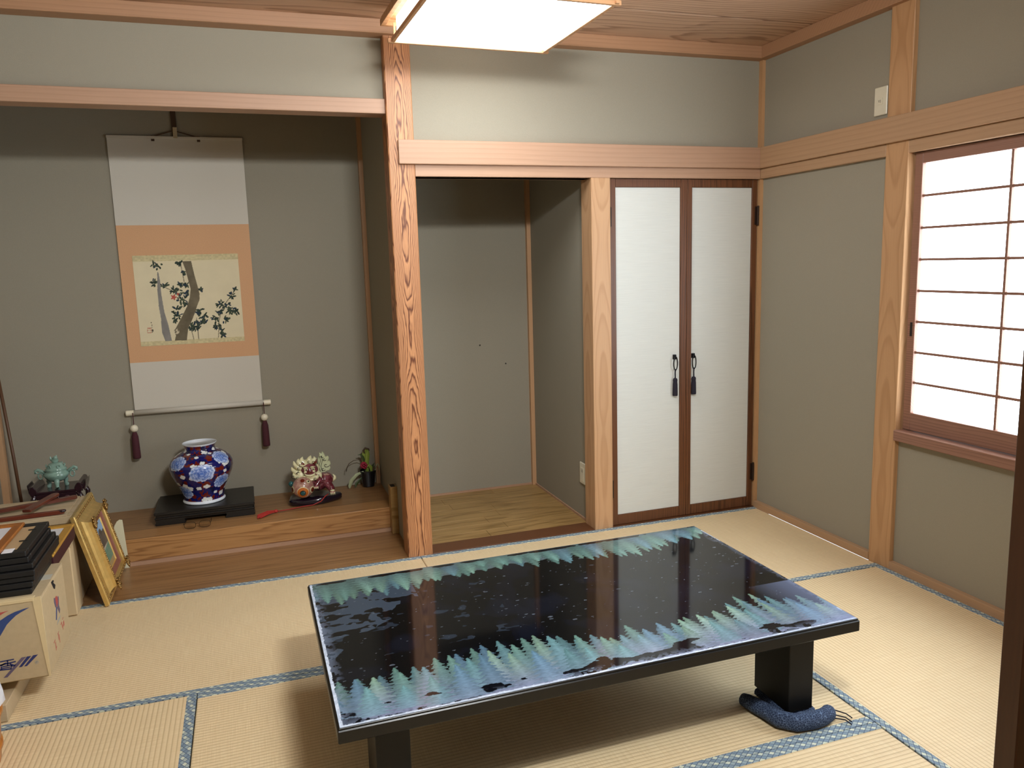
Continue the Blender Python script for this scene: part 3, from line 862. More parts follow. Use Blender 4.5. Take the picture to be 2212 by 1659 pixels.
# hook strip and weights
hk = thing('scroll_hanger', 'dark bamboo hanger strip hooked above the scroll', 'hanger', (-2.842, YS + .004, 2.02))
B(-.012, .012, -.004, .004, .03, .40).build('strip', M_CORD, hk, bevel=.001)
B(-.007, .013, -.012, -.004, .02, .075).build('hook', plain('pale_bamboo', '#b9a888', .5), hk, bevel=.002)
M_WINE = plain('wine_red_thread', '#461a22', 0.85, var=.3, nscale=400)
for x, lab in ((SX0 - .008, 'scroll weight with ivory bead and wine tassel nearest the censer'), (SX1 + .003, 'scroll weight with ivory bead and wine tassel nearest the lion figurine')):
    w = thing('scroll_weight', lab, 'weight', (x, YS - .03, .41), group='tasselled scroll weights')
    MB().tube([(0, 0, .18), (.001, .0, .245)], .0022, 6).build('cord', M_WINE, w)
    MB().ball((0, 0, .163), (.0195, .0195, .0195)).build('bead', M_IVORY, w, smooth=True)
    MB().lathe([(.004, .145), (.011, .141), (.013, .132), (.0165, .12), (.018, .08), (.0195, .012), (.0185, .004), (.012, .002)], 18).build('tassel', M_WINE, w, smooth=True)

# ------------------------------------------------------------------ vase and its stand
ZA = 0.1275
vo = (-2.838, 0.742, ZA)
stand = thing('display_stand', 'low black wooden stand under the flowered vase', 'stand', vo)
M_STAND = plain('black_stand_wood', '#1b1917', 0.35, var=.2)
def rel(x0, x1, y0, y1, z0, z1):
    return B(x0, x1, y0, y1, z0, z1)
rel(-.237, .237, -.16, .155, .052, .068).build('top_board', M_STAND, stand, bevel=.003)
rel(-.229, .229, -.152, .147, .040, .052).build('moulding', M_STAND, stand, bevel=.002)
rel(-.236, .236, -.157, .152, .030, .040).build('rim', M_STAND, stand, bevel=.003)
rel(-.215, .215, -.142, .137, .018, .030).build('apron', M_STAND, stand, bevel=.001)
for sx in (-1, 1):
    for sy, yc in ((-1, -.125), (1, .12)):
        x0 = sx * .165
        pf = [(x0 - .068, 0), (x0 + .068, 0), (x0 + .072, .006), (x0 + .066, .016), (x0 + .07, .03), (x0 - .07, .03), (x0 - .066, .016), (x0 - .072, .006)]
        MB().prism(pf, yc - .03, yc + .03).build('foot', M_STAND, stand)
vz = ZA + .068
vloc = (-2.846, 0.735, vz + .0005)
vase = thing('vase', 'round porcelain vase painted with blue peonies on red and navy', 'vase', vloc)
prof = [(.100, 0), (.104, .003), (.104, .008), (.098, .014), (.097, .022), (.104, .05), (.118, .085), (.134, .118), (.148, .15), (.1545, .178), (.1535, .2), (.145, .22), (.128, .238), (.106, .253), (.088, .262), (.0755, .268), (.0725, .276), (.073, .284), (.0765, .293), (.0815, .301), (.084, .3045)]
pr = np.array(prof)
tt = np.concatenate([[0], np.cumsum(np.hypot(*np.diff(pr, axis=0).T))])
ts = np.linspace(0, tt[-1], 170)
R_, H_ = np.interp(ts, tt, pr[:, 0]), np.interp(ts, tt, pr[:, 1])
na = 360
ang = np.linspace(0, 2 * PI, na, endpoint=False)
TH, TT = np.meshgrid(ang, ts)
RR, HH = np.meshgrid(ang, R_)[1], np.meshgrid(ang, H_)[1]
C = np.zeros(TH.shape + (3,)) + nlin('#6b1f12')
rs = np.random.RandomState(21)
facing = -PI / 2 + .03
RM = .125
def dist(th, s):
    d = (TH - th + PI) % (2 * PI) - PI
    return d * RR, TT - s
nav = fbm(TH * 7.5, TT * 55, 77, 2)
put(C, nav > .53, nlin('#171a60'))
for _ in range(190):
    th, s, r = rs.uniform(0, 2 * PI), rs.uniform(.035, tt[-1] - .03), rs.uniform(.012, .026)
    dx, dy = dist(th, s)
    a = np.arctan2(dy, dx)
    put(C, np.hypot(dx, dy) < r * (.75 + .25 * np.cos(3 * a + rs.uniform(0, 6))), nlin(['#14164e', '#191b5c', '#10123f'][rs.randint(3)]))
for _ in range(90):
    th, s, r = rs.uniform(0, 2 * PI), rs.uniform(.03, tt[-1] - .025), rs.uniform(.009, .017)
    dx, dy = dist(th, s)
    a = np.arctan2(dy, dx)
    put(C, np.hypot(dx * .85, dy * 1.1) < r * (.72 + .28 * np.abs(np.cos(2 * a + rs.uniform(0, 6)))), nlin('#e6e8e4'))
def peony(th, s, r):
    ph0 = rs.uniform(0, 6)
    for ringr, n, pr_, c1, c2 in ((.72, 10, .36, '#e8eef8', '#5f8ad6'), (.5, 8, .33, '#cfdef7', '#4672c8'), (.28, 6, .28, '#bcd0f4', '#3a62b8'), (.06, 3, .2, '#b4caf0', '#4a74ca')):
        for i in range(n):
            a = ph0 + 2 * PI * (i + rs.uniform(-.2, .2)) / n
            rr_ = r * ringr * rs.uniform(.85, 1.1)
            dx, dy = dist(th + rr_ * math.cos(a) / RM, s + rr_ * math.sin(a) * .82)
            p, q = dx * math.cos(a) + dy * math.sin(a), -dx * math.sin(a) + dy * math.cos(a)
            w_ = r * pr_ * rs.uniform(.85, 1.15)
            e = (p / (w_ * .8)) ** 2 + (q / w_) ** 2 + .12 * np.cos(q / w_ * 9)
            m = e < 1
            if not m.any():
                continue
            t = np.clip((p / (w_ * .8) + .5) / 1.5, 0, 1)[..., None] ** 1.6
            col = nlin(c2) * (1 - t) + nlin(c1) * t
            C[m] = col[m]
            put(C, m & (e > .84), nlin('#46699f' if ringr > .6 else '#3456a4'))
mid = tt[-1] * .52
for th, s, r in [(facing + .02, mid, .056), (facing - .93, mid + .055, .052), (facing + .9, mid + .075, .05), (facing - .85, mid - .115, .046), (facing + .78, mid - .06, .044), (facing + 2.0, mid, .056), (facing - 2.0, mid + .02, .056), (facing + 3.1, mid, .056)]:
    peony(th, s, r)
put(C, (HH < .016) | (HH > .2975), nlin('#e7ecf2'))
P = np.stack([RR * np.cos(TH), RR * np.sin(TH), HH], -1)
M_PORC = painted('painted_porcelain', rough=.12, coat=.6)
paint_grid('body', M_PORC, P, C, vase, closed=True)
M_WPORC = plain('white_porcelain', '#e4eaf0', .15, coat=.5, var=.02)
MB().lathe([(.084, .3045), (.083, .306), (.081, .305), (.077, .298), (.071, .288), (.068, .278), (.072, .268), (.1, .252), (.14, .2), (.14, .15), (.09, .02), (.001, .012)], 64).build('inner_wall', M_WPORC, vase, smooth=True, fixn=False)
MB().lathe([(.0001, .0), (.100, .0)], 48).build('foot', M_WPORC, vase)

# ------------------------------------------------------------------ eyeglasses on the alcove floor
gl_o = (-2.872, 0.505, ZA)
gls = thing('eyeglasses', 'thin wire rimmed eyeglasses lying in front of the black stand', 'glasses', gl_o)
M_WIRE = plain('bronze_wire', '#3a2c22', .3, metal=.8)
m_gl, ntg, bsg = new_mat('spectacle_lens')
bsg.inputs['Base Color'].default_value = (.95, .95, .95, 1)
bsg.inputs['Transmission Weight'].default_value = 1.0
bsg.inputs['Roughness'].default_value = 0.0
bsg.inputs['IOR'].default_value = 1.02
for cx, nm in ((-.034, 'a'), (.034, 'b')):
    lp = [(cx + .026 * math.copysign(abs(math.cos(t)) ** .7, math.cos(t)), -.03, .018 + .0165 * math.copysign(abs(math.sin(t)) ** .75, math.sin(t))) for t in np.linspace(0, 2 * PI, 26)]
    MB().tube(lp, .0011, 6).build('rim', M_WIRE, gls, smooth=True)
    MB().add([(p[0], p[1], p[2]) for p in lp[:-1]], [tuple(range(25))]).build('lens', m_gl, gls)
MB().tube([(-.009, -.03, .022), (0, -.033, .026), (.009, -.03, .022)], .0011, 6).build('bridge', M_WIRE, gls)
for s in (-1, 1):
    MB().tube([(s * .061, -.03, .024), (s * .064, -.02, .024), (s * .06, .06, .016), (s * .058, .09, .004)], .0011, 6).build('temple', M_WIRE, gls)

# ------------------------------------------------------------------ lion figurine
LO = (-2.298, 0.70, ZA)
bs_th = thing('figurine_base', 'glossy dark purple lobed base under the lion figurine', 'base', LO)
M_PURP = plain('dark_purple_lacquer', '#1c1220', .16, coat=.7, var=.2)
ol = []
for t in np.linspace(0, 2 * PI, 48, endpoint=False):
    r = 1 + .06 * math.cos(3 * t + .6) + .04 * math.cos(5 * t)
    ol.append((.137 * r * math.cos(t) * 1.0, .085 * r * math.sin(t)))
bb = MB()
lv = [(0.95, 0), (1.0, .007), (1.0, .024), (.95, .032), (.86, .034)]
for k, z in lv:
    bb.v += [(p[0] * k, p[1] * k, z + (.003 * math.sin(6 * p[0] / .137) if k < .96 and z > .01 else 0)) for p in ol]
n = len(ol)
for i in range(len(lv) - 1):
    bb.f += [(i * n + j, i * n + (j + 1) % n, (i + 1) * n + (j + 1) % n, (i + 1) * n + j) for j in range(n)]
bb.f += [tuple(range(n))[::-1], tuple(range((len(lv) - 1) * n, len(lv) * n))]
bb.build('board', M_PURP, bs_th, smooth=True)
FO = (LO[0], LO[1], ZA + .042)
lion = thing('lion_figurine', 'maroon guardian lion figurine with cream mane pawing a ball', 'figurine', FO)
def mottled(name, c1, c2, c3, sc):
    m, nt, bs = new_mat(name)
    v, x, y, z = coords(nt)
    vo_ = nd(nt, 'ShaderNodeTexVoronoi', {'Vector': v, 'Scale': sc})
    n_ = noise(nt, v, sc * .5, 3)
    c = mixc(nt, ramp(nt, n_, [(.42, (0, 0, 0)), (.6, (1, 1, 1))]), L4(c1), L4(c2))
    c = mixc(nt, mt(nt, 'LESS_THAN', vo_.outputs[0], .16), c, L4(c3))
    nt.links.new(c, bs.inputs['Base Color'])
    bs.inputs['Roughness'].default_value = .22
    bs.inputs['Coat Weight'].default_value = .6
    return m
M_MAR = mottled('maroon_glaze', '#5e1f28', '#8a4650', '#a8787a', 95)
M_CRM = plain('cream_glaze', '#e2dcb0', .3, coat=.4, var=.08, nscale=60)
M_GRNC = plain('pale_green_glaze', '#c9d0a8', .3, coat=.4, var=.1, nscale=60)
M_RED = plain('red_brown_glaze', '#6a2214', .25, coat=.5, var=.2)
M_DKL = plain('glaze_line', '#2a1a14', .4)
M_PINK = mottled('pink_glaze', '#a8786c', '#c09a86', '#7a4a40', 120)
M_ORG = plain('orange_glaze', '#c9702e', .2, coat=.6, var=.1)
M_TEAL = plain('teal_glaze', '#1f5a5c', .15, coat=.8)
def fuse(name, mat, balls, tubes, parent, vox=.0035):
    b = MB()
    for c, r in balls:
        b.ball(c, r, 16, 12)
    for p, r in tubes:
        b.tube(p, r, 12)
        b.ball(p[0], r[0], 12, 8)
        b.ball(p[-1], r[-1], 12, 8)
    t = b.build(name + '_tmp', mat)
    md = t.modifiers.new('r', 'REMESH')
    md.mode = 'VOXEL'
    md.voxel_size = vox
    sm_ = t.modifiers.new('s', 'SMOOTH')
    sm_.iterations = 3
    dg = bpy.context.evaluated_depsgraph_get()
    me = bpy.data.meshes.new_from_object(t.evaluated_get(dg))
    me.name = name
    tm = t.data
    bpy.data.objects.remove(t)
    bpy.data.meshes.remove(tm)
    me.polygons.foreach_set('use_smooth', [True] * len(me.polygons))
    return link(name, me, parent)
fuse('body', M_MAR, [((-.014, -.005, .165), (.048, .045, .045)), ((-.012, .0, .10), (.066, .048, .06)), ((.062, .012, .085), (.05, .048, .046)), ((.03, .012, .06), (.055, .042, .045)),
                     ((-.015, -.035, .15), (.03, .025, .022))],
     [([(.02, -.02, .12), (.03, -.048, .09), (.012, -.06, .07)], [.022, .018, .013]), ([(-.035, -.01, .11), (-.05, -.03, .08), (-.045, -.04, .05)], [.026, .02, .018]),
      ([(.075, -.01, .06), (.092, -.035, .035), (.096, -.05, .014)], [.026, .02, .014]), ([(-.02, .03, .05), (-.05, .035, .018)], [.025, .018])], lion)
def flame(pts, w, th=.012):
    """curling tapered lock"""
    n = len(pts)
    q = []
    for i in range(n - 1):
        for t in (0, .5):
            q.append(tuple(pts[i][j] * (1 - t) + pts[i + 1][j] * t for j in range(3)))
    q.append(pts[-1])
    m_ = len(q)
    rr = [w * (1 - (i / (m_ - 1)) ** 1.6) + .0012 for i in range(m_)]
    return MB().tube(q, rr, 10)
locks = [[(-.045, 0, .175), (-.075, -.01, .19), (-.095, 0, .215), (-.098, 0, .24)], [(-.05, 0, .15), (-.085, -.012, .155), (-.108, 0, .178), (-.112, 0, .2)],
         [(-.05, -.01, .135), (-.085, -.02, .125), (-.102, -.015, .14), (-.105, -.01, .16)], [(-.035, -.03, .125), (-.06, -.045, .105), (-.035, -.055, .092), (-.018, -.055, .095)],
         [(-.05, -.015, .12), (-.08, -.03, .098), (-.06, -.05, .088), (-.03, -.055, .086)], [(-.03, 0, .2), (-.05, 0, .225), (-.052, 0, .245), (-.045, 0, .262)],
         [(-.01, 0, .205), (-.012, -.005, .23), (-.005, 0, .25), (.002, 0, .265)], [(-.03, -.005, .195), (-.066, -.01, .21), (-.075, -.005, .235), (-.07, 0, .252)],
         [(.01, 0, .2), (.012, 0, .225), (.02, 0, .24), (.016, 0, .257)], [(.02, -.01, .14), (.038, -.025, .125), (.04, -.03, .105), (.03, -.035, .1)], [(.0, -.03, .12), (.015, -.05, .118), (.028, -.05, .13), (.03, -.045, .142)]]
fuse('mane', M_CRM, [((-.05, .012, .165), (.05, .02, .05)), ((-.06, -.012, .135), (.036, .022, .035)), ((-.02, .012, .2), (.045, .018, .03)), ((.012, .012, .16), (.03, .018, .045))], [([(-.06, -.03, .12), (-.03, -.048, .108), (0, -.05, .112)], [.018, .014, .01])], lion, .004)
for L_ in locks:
    c0 = Vector(L_[0])
    L2 = [tuple(c0 + (Vector(p) - c0) * .86) for p in L_]
    flame(L2, .019).build('mane_lock', M_CRM, lion, smooth=True)
    cc_ = c0 + (Vector(L_[1]) - c0) * .75
    sp = [(cc_.x + .0026 * q * math.cos(q * 1.1), min(cc_.y - .017, -.022), cc_.z + .0026 * q * math.sin(q * 1.1)) for q in np.linspace(.6, 4.6, 14)]
    MB().tube(sp, .0015, 6).build('mane_curl', M_DKL, lion, smooth=True)
for c in ((-.075, -.028, .118), (-.098, -.02, .135), (-.07, -.022, .158)):
    sp = [(c[0] + .0032 * k * math.cos(k * 1.1), c[1] - .006, c[2] + .0032 * k * math.sin(k * 1.1)) for k in np.linspace(.6, 5, 16)]
    MB().tube(sp, .0016, 6).build('mane_curl', M_DKL, lion, smooth=True)
# face
MB().ball((-.016, -.054, .160), (.012, .011, .008), 12, 8).build('nose', M_RED, lion, smooth=True)
for x in (-.033, .003):
    ey = MB().ball((x, -.042, .178), (.011, .008, .0105), 12, 8).build('eye', M_CRM, lion, smooth=True)
    MB().ball((x + .001, -.0495, .178), (.0045, .003, .0045), 10, 6).build('pupil', M_DKL, ey, smooth=True)
    flame([(x - .012, -.046, .191), (x, -.05, .195), (x + .013, -.044, .192)], .004).build('brow', M_CRM, lion, smooth=True)
    MB().ball((x - .004 * (1 if x > -.015 else -1) * -1, -.046, .163), (.009, .008, .007), 10, 6).build('cheek', M_CRM, lion, smooth=True)
MB().tube([(-.042, -.042, .152), (-.03, -.054, .142), (-.012, -.06, .139), (.004, -.054, .143), (.014, -.042, .153)], [.004, .0075, .008, .0075, .004], 10).build('upper_lip', M_CRM, lion, smooth=True)
MB().tube([(-.038, -.04, .138), (-.026, -.05, .127), (-.012, -.054, .124), (.002, -.05, .127), (.012, -.04, .138)], [.004, .007, .008, .007, .004], 10).build('lower_jaw', M_CRM, lion, smooth=True)
MB().ball((-.013, -.044, .132), (.02, .01, .009), 12, 8).build('mouth', M_DKL, lion, smooth=True)
MB().ball((-.012, -.054, .13), (.009, .006, .003), 10, 6).build('tongue', plain('tongue_red', '#8e2f2a', .3), lion, smooth=True)
flame([(-.035, -.012, .2), (-.05, -.02, .212), (-.062, -.02, .205)], .009).build('ear', M_RED, lion, smooth=True)
flame([(.008, -.01, .2), (.022, -.016, .215), (.03, -.016, .232)], .009).build('ear', M_RED, lion, smooth=True)
# flame tail
tail_pts = [(-.022, -.06), (.004, -.066), (.022, -.052), (.036, -.05), (.045, -.03), (.035, -.02), (.046, -.008), (.042, .015), (.03, .012), (.038, .03), (.034, .05), (.02, .042), (.016, .06), (.006, .083), (-.002, .066), (-.012, .078), (-.014, .05), (-.024, .03), (-.02, .0), (-.026, -.03)]
tl = MB().prism([(p[0] + .058, p[1] + .185) for p in tail_pts], .022, .048).build('tail', M_GRNC, lion, bevel=.004)
for cx, cz, k in ((.078, .175, 1.0), (.07, .215, .7), (.062, .15, .8), (.058, .236, .6)):
    sp = [(cx + .0032 * k * q * math.cos(q * 1.15), .020, cz + .0032 * k * q * math.sin(q * 1.15)) for q in np.linspace(.6, 5, 16)]
    MB().tube(sp, .0016, 6).build('tail_curl', M_DKL, tl, smooth=True)
for x0 in (.046, .056):
    MB().tube([(x0, .021, .135), (x0 - .006, .021, .17), (x0 + .004, .021, .21), (x0, .021, .24)], .0014, 6).build('tail_line', M_DKL, tl, smooth=True)
flame([(.1, .01, .07), (.118, .005, .085), (.118, .005, .1), (.108, .005, .115)], .011).build('leg_lock', M_CRM, lion, smooth=True)
flame([(.06, -.01, .118), (.075, -.02, .125), (.09, -.015, .118)], .008).build('leg_lock', M_PINK, lion, smooth=True)
# paws
for (px, py, pz, s) in ((.012, -.062, .062, .85), (.096, -.056, .012, 1.0)):
    pw = MB().ball((px, py, pz), (.016 * s, .014 * s, .012 * s), 14, 8).build('paw', M_PINK, lion, smooth=True)
    MB().ball((px, py + .002, pz + .012 * s), (.013 * s, .011 * s, .007 * s), 12, 8).build('paw_tuft', M_CRM, pw, smooth=True)
    for k in (-1, 0, 1):
        MB().tube([(px + k * .009 * s, py - .009 * s, pz + .002), (px + k * .0095 * s, py - .014 * s, pz - .012 * s)], [.0045 * s, .002 * s], 8).build('claw', M_CRM, pw, smooth=True)
# ball
bc, br = Vector((-.054, -.05, .053)), .057
bl = MB().ball(bc, br, 28, 18).build('ball', M_PINK, lion, smooth=True)
def medal(dirv, R0, cols):
    d = Vector(dirv).normalized()
    a = d.cross(Vector((0, 0, 1))).normalized()
    b = d.cross(a)
    for k, (rad, mat_) in enumerate(cols):
        rr_ = R0 * rad
        c = bc + d * (math.sqrt(max(br * br - rr_ * rr_, 0)) + .0005)
        dome = MB()
        for ri_, f in enumerate((1.0, .75, .4, .001)):
            for j in range(20):
                t = 2 * PI * j / 20
                dome.v.append(tuple(c + (a * math.cos(t) + b * math.sin(t)) * rr_ * f + d * ((br - math.sqrt(max(br * br - rr_ * rr_, 0))) * (1 - f * f) + .0018 * (k + 1))))
        for i in range(3):
            dome.f += [(i * 20 + j, i * 20 + (j + 1) % 20, (i + 1) * 20 + (j + 1) % 20, (i + 1) * 20 + j) for j in range(20)]
        dome.build('medallion', mat_, bl, smooth=True)
medal((-.1, -1, -.25), .031, [(1.0, M_CRM), (.92, M_ORG), (.5, M_DKL), (.38, M_TEAL)])
medal((.72, -.62, -.1), .018, [(1.0, M_CRM), (.7, M_RED)])
medal((-.05, -.6, .75), .016, [(1.0, M_PINK), (.7, M_RED)])
medal((.4, -.55, .6), .01, [(1.0, M_CRM), (.5, M_DKL)])
medal((-.95, -.35, .0), .018, [(1.0, M_CRM), (.7, M_RED)])
MB().ball((-.112, .0, .066), (.014, .014, .015), 12, 8).build('ball_knob', M_TEAL, bl, smooth=True)
lion.scale = (1, 1, .82)
bl.scale = (1, 1, 1 / .82)
# red tassel cord
RT = (-2.53, .552, ZA)
rtt = thing('red_tassel', 'red tassel with thin cord trailing from the lion figurine', 'tassel', RT)
M_REDC = plain('red_silk', '#b03028', .6, var=.25, nscale=300)
MB().tube([(.036, .018, .006), (.1, .038, .003), (.17, .06, .003), (.22, .06, .004), (.262, .050, .022), (.285, .058, .044), (.305, .085, .048)], .0026, 7).build('cord', M_REDC, rtt, smooth=True)
MB().ball((.03, .016, .009), (.011, .009, .009), 12, 8).build('knot', M_REDC, rtt, smooth=True)
fr_ = MB()
rn = random.Random(5)
for k in range(44):
    a = rn.uniform(-.026, .026)
    fr_.tube([(.022, .012 + a * .3, .008 + rn.uniform(-.003, .004)), (-.01, -.006 + a * .8, (.008 + rn.uniform(0, .01))), (-.056 + rn.uniform(-.008, .014), -.028 + a * 1.2, .003 + rn.uniform(0, .003))], .0022, 5)
tag(fr_.build('fringe', M_REDC, rtt), 'red thread fringe', kind='stuff')

# ------------------------------------------------------------------ potted plant
PO = (-1.978, .872, ZA)
plant = thing('potted_plant', 'small dying plant with red bud in a black nursery pot', 'plant', PO)
M_POT = plain('black_pot', '#0d0e12', .3, coat=.2)
def sqp(r, k=.35):
    return [(r * (math.cos(t) * (1 + k * .12 * math.cos(4 * t + PI))), r * (math.sin(t) * (1 + k * .12 * math.cos(4 * t + PI)))) for t in np.linspace(0, 2 * PI, 32, endpoint=False)]
pb = MB()
lv = [(.026, 0), (.027, .004), (.0345, .088), (.037, .089), (.037, .098), (.0345, .098), (.033, .085), (.001, .083)]
for r, z in lv:
    pb.v += [(p[0], p[1], z) for p in sqp(r)]
for i in range(len(lv) - 1):
    pb.f += [(i * 32 + j, i * 32 + (j + 1) % 32, (i + 1) * 32 + (j + 1) % 32, (i + 1) * 32 + j) for j in range(32)]
pb.f.append(tuple(range(32))[::-1])
pb.build('pot', M_POT, plant)
MB().lathe([(.0001, .09), (.02, .092), (.033, .088)], 20).build('soil', plain('soil', '#231a14', .95, var=.3, nscale=200), plant)
def leaf(pts, w, mat_, nm='leaf'):
    pts = [Vector(p) for p in pts]
    n = len(pts)
    b = MB()
    for i, p in enumerate(pts):
        t = (pts[min(i + 1, n - 1)] - pts[max(i - 1, 0)]).normalized()
        s = t.cross(Vector((.2, -1, .3))).normalized()
        nn = t.cross(s)
        wd_ = w * math.sin(PI * (.12 + .83 * i / (n - 1))) ** .8
        for q in (-1, 0, 1):
            b.v.append(tuple(p + s * wd_ * q + nn * (.0025 if q == 0 else 0)))
        for q in (-1, 0, 1):
            b.v.append(tuple(p + s * wd_ * q + nn * (.0025 if q == 0 else 0) - nn * .0009))
    for i in range(n - 1):
        a, c = i * 6, (i + 1) * 6
        b.f += [(a, a + 1, c + 1, c), (a + 1, a + 2, c + 2, c + 1), (a + 3, c + 3, c + 4, a + 4), (a + 4, c + 4, c + 5, a + 5), (a, c, c + 3, a + 3), (a + 2, a + 5, c + 5, c + 2)]
    return b.build(nm, mat_, plant, smooth=True)
plant.scale = (1.3, 1.3, .95)
M_LG = plain('leaf_yellow_green', '#8b9a3f', .5, var=.25)
M_LD = plain('leaf_dark_green', '#3c4a24', .5, var=.25)
M_LP = plain('leaf_pale', '#a7ad86', .6, var=.2)
M_LB = plain('leaf_brown', '#4d3b26', .7, var=.3)
leaf([(-.004, 0, .09), (-.01, 0, .14), (-.012, 0, .18), (-.008, 0, .215), (.002, 0, .228)], .012, M_LG)
leaf([(.0, -.004, .09), (-.002, -.005, .15), (.004, -.004, .2), (.004, -.004, .225)], .01, M_LG)
leaf([(-.01, 0, .2), (-.014, -.004, .222), (-.006, -.006, .236), (.008, -.004, .228), (.012, -.002, .215)], .006, M_LB)
leaf([(-.006, 0, .1), (-.012, -.004, .15), (-.02, -.004, .185), (-.028, -.006, .2), (-.04, -.006, .198)], .006, M_LD)
leaf([(-.02, -.01, .095), (-.05, -.02, .085), (-.075, -.025, .055), (-.085, -.025, .02), (-.085, -.022, .005)], .009, M_LP)
leaf([(-.03, -.012, .06), (-.055, -.02, .03), (-.06, -.022, .008)], .007, M_LD)
leaf([(.01, -.005, .09), (.02, -.008, .12), (.028, -.01, .135), (.024, -.012, .12)], .008, M_LD)
leaf([(.015, -.012, .088), (.012, -.016, .12), (.004, -.018, .135), (-.004, -.018, .125)], .008, M_LG)
leaf([(.03, -.01, .09), (.034, -.012, .12), (.042, -.012, .135), (.05, -.01, .115), (.046, -.01, .09)], .003, M_LP)
leaf([(.02, -.01, .09), (.028, -.012, .11), (.032, -.012, .125)], .006, M_LB)
MB().tube([(-.014, 0, .11), (-.02, 0, .155), (-.036, 0, .168), (-.06, -.002, .165), (-.08, -.004, .15), (-.09, -.005, .125), (-.093, -.005, .105)], .0017, 6).build('stem', M_LB, plant, smooth=True)
MB().tube([(-.012, -.012, .1), (-.016, -.016, .125)], .0025, 6).build('stem', M_LD, plant)
fb = MB()
for k in range(26):
    a, z = k * 2.4, k / 26
    r = .013 * math.sin(PI * (.15 + .8 * z))
    fb.ball((-.018 + r * math.cos(a), -.018 + r * math.sin(a), .118 + z * .036), .0052, 8, 5)
fb.build('flower_bud', plain('crimson_bud', '#9c2038', .5, var=.25, nscale=120), plant, smooth=True)

# ------------------------------------------------------------------ censer on its scroll table
CO = (-3.475, .62, ZA)
M_ROSE = plain('dark_rosewood', '#28141c', .25, coat=.4, var=.25)
ct = thing('scroll_table', 'small dark rosewood table with scrolled ends holding the jade censer', 'table', CO)
ZS = .246      # top surface above alcove floor
B(-.105, .105, -.085, .085, ZS - .012, ZS).build('top_board', M_ROSE, ct, bevel=.003)
for s in (-1, 1):
    pf = [(s * .10, ZS - .012), (s * .125, ZS - .02), (s * .137, ZS + .004), (s * .128, ZS + .026), (s * .112, ZS + .03), (s * .098, ZS + .014), (s * .094, ZS)]
    MB().prism(pf, -.085, .085).build('scroll_end', M_ROSE, ct, bevel=.003)
    lp = [(s * .128, ZS + .0), (s * .145, ZS + .018), (s * .15, ZS + .03), (s * .147, ZS + .006), (s * .138, ZS - .02)]
    MB().prism(lp, -.05, .05).build('scroll_tip', M_ROSE, ct)
    for y in (-.07, .07):
        MB().tube([(s * .108, y, ZS - .015), (s * .128, y, ZS - .05), (s * .12, y, ZS - .13), (s * .112, y, .03), (s * .125, y, .004)], [.014, .014, .011, .011, .014], 8).build('leg', M_ROSE, ct, smooth=True)
ap = B(-.1, .1, -.083, -.075, ZS - .052, ZS - .012).build('apron', M_ROSE, ct, bevel=.001)
for cx in (-.055, .0, .055):
    sp = [(cx + .0034 * q * math.cos(q), -.0845, ZS - .031 + .0022 * q * math.sin(q)) for q in np.linspace(-6, 6, 30)]
    MB().tube(sp, .0017, 5).build('carving', plain('carved_highlight', '#5a3a40', .3, coat=.4), ap, smooth=True)
B(-.1, .1, .075, .083, ZS - .052, ZS - .012).build('apron', M_ROSE, ct, bevel=.001)
ct.scale = (.82, 1, 1)
JO = (-3.478, .605, ZA + ZS)
cen = thing('jade_censer', 'pale green jade censer with lion lid, ring handles and three feet', 'censer', JO)
M_JADE = plain('jade', '#7f9c8e', .14, coat=.6, var=.28, nscale=45)
M_JADE.node_tree.nodes['Principled BSDF'].inputs['Subsurface Weight'].default_value = 0.15
M_JADE.node_tree.nodes['Principled BSDF'].inputs['Subsurface Radius'].default_value = (.01, .012, .01)
MB().lathe([(.001, .036), (.03, .038), (.05, .05), (.0615, .068), (.063, .078), (.056, .087), (.05, .092), (.052, .097), (.054, .1), (.05, .1), (.001, .098)], 36).build('bowl', M_JADE, cen, smooth=True)
for k in range(3):
    a = -PI / 2 + .15 + k * 2 * PI / 3
    x, y = math.cos(a), math.sin(a)
    MB().tube([(x * .04, y * .04, .052), (x * .048, y * .048, .035), (x * .045, y * .045, .018), (x * .048, y * .048, .006), (x * .052, y * .052, .0035)], [.015, .013, .0095, .011, .0135], 10).build('foot', M_JADE, cen, smooth=True)
ld = MB().lathe([(.053, .1), (.055, .104), (.048, .11), (.04, .122), (.034, .132), (.026, .137), (.001, .138)], 32).build('lid', M_JADE, cen, smooth=True)
for a in np.linspace(0, 2 * PI, 6, endpoint=False):
    rg = [(.045 * math.cos(a) + .008 * math.cos(t) * math.sin(a), .045 * math.sin(a) - .008 * math.cos(t) * math.cos(a), .122 + .008 * math.sin(t)) for t in np.linspace(0, 2 * PI, 14)]
    MB().tube(rg, .0028, 6).build('lid_ring', M_JADE, ld, smooth=True)
fuse('finial', M_JADE, [((0, 0, .148), (.018, .015, .016)), ((.004, -.006, .163), (.013, .012, .012)), ((-.016, .004, .155), (.009, .009, .011))], [([(-.012, 0, .15), (-.022, 0, .163), (-.02, 0, .172)], [.006, .005, .003]), ([(.008, -.004, .17), (.012, -.004, .178)], [.005, .003])], ld, .003)
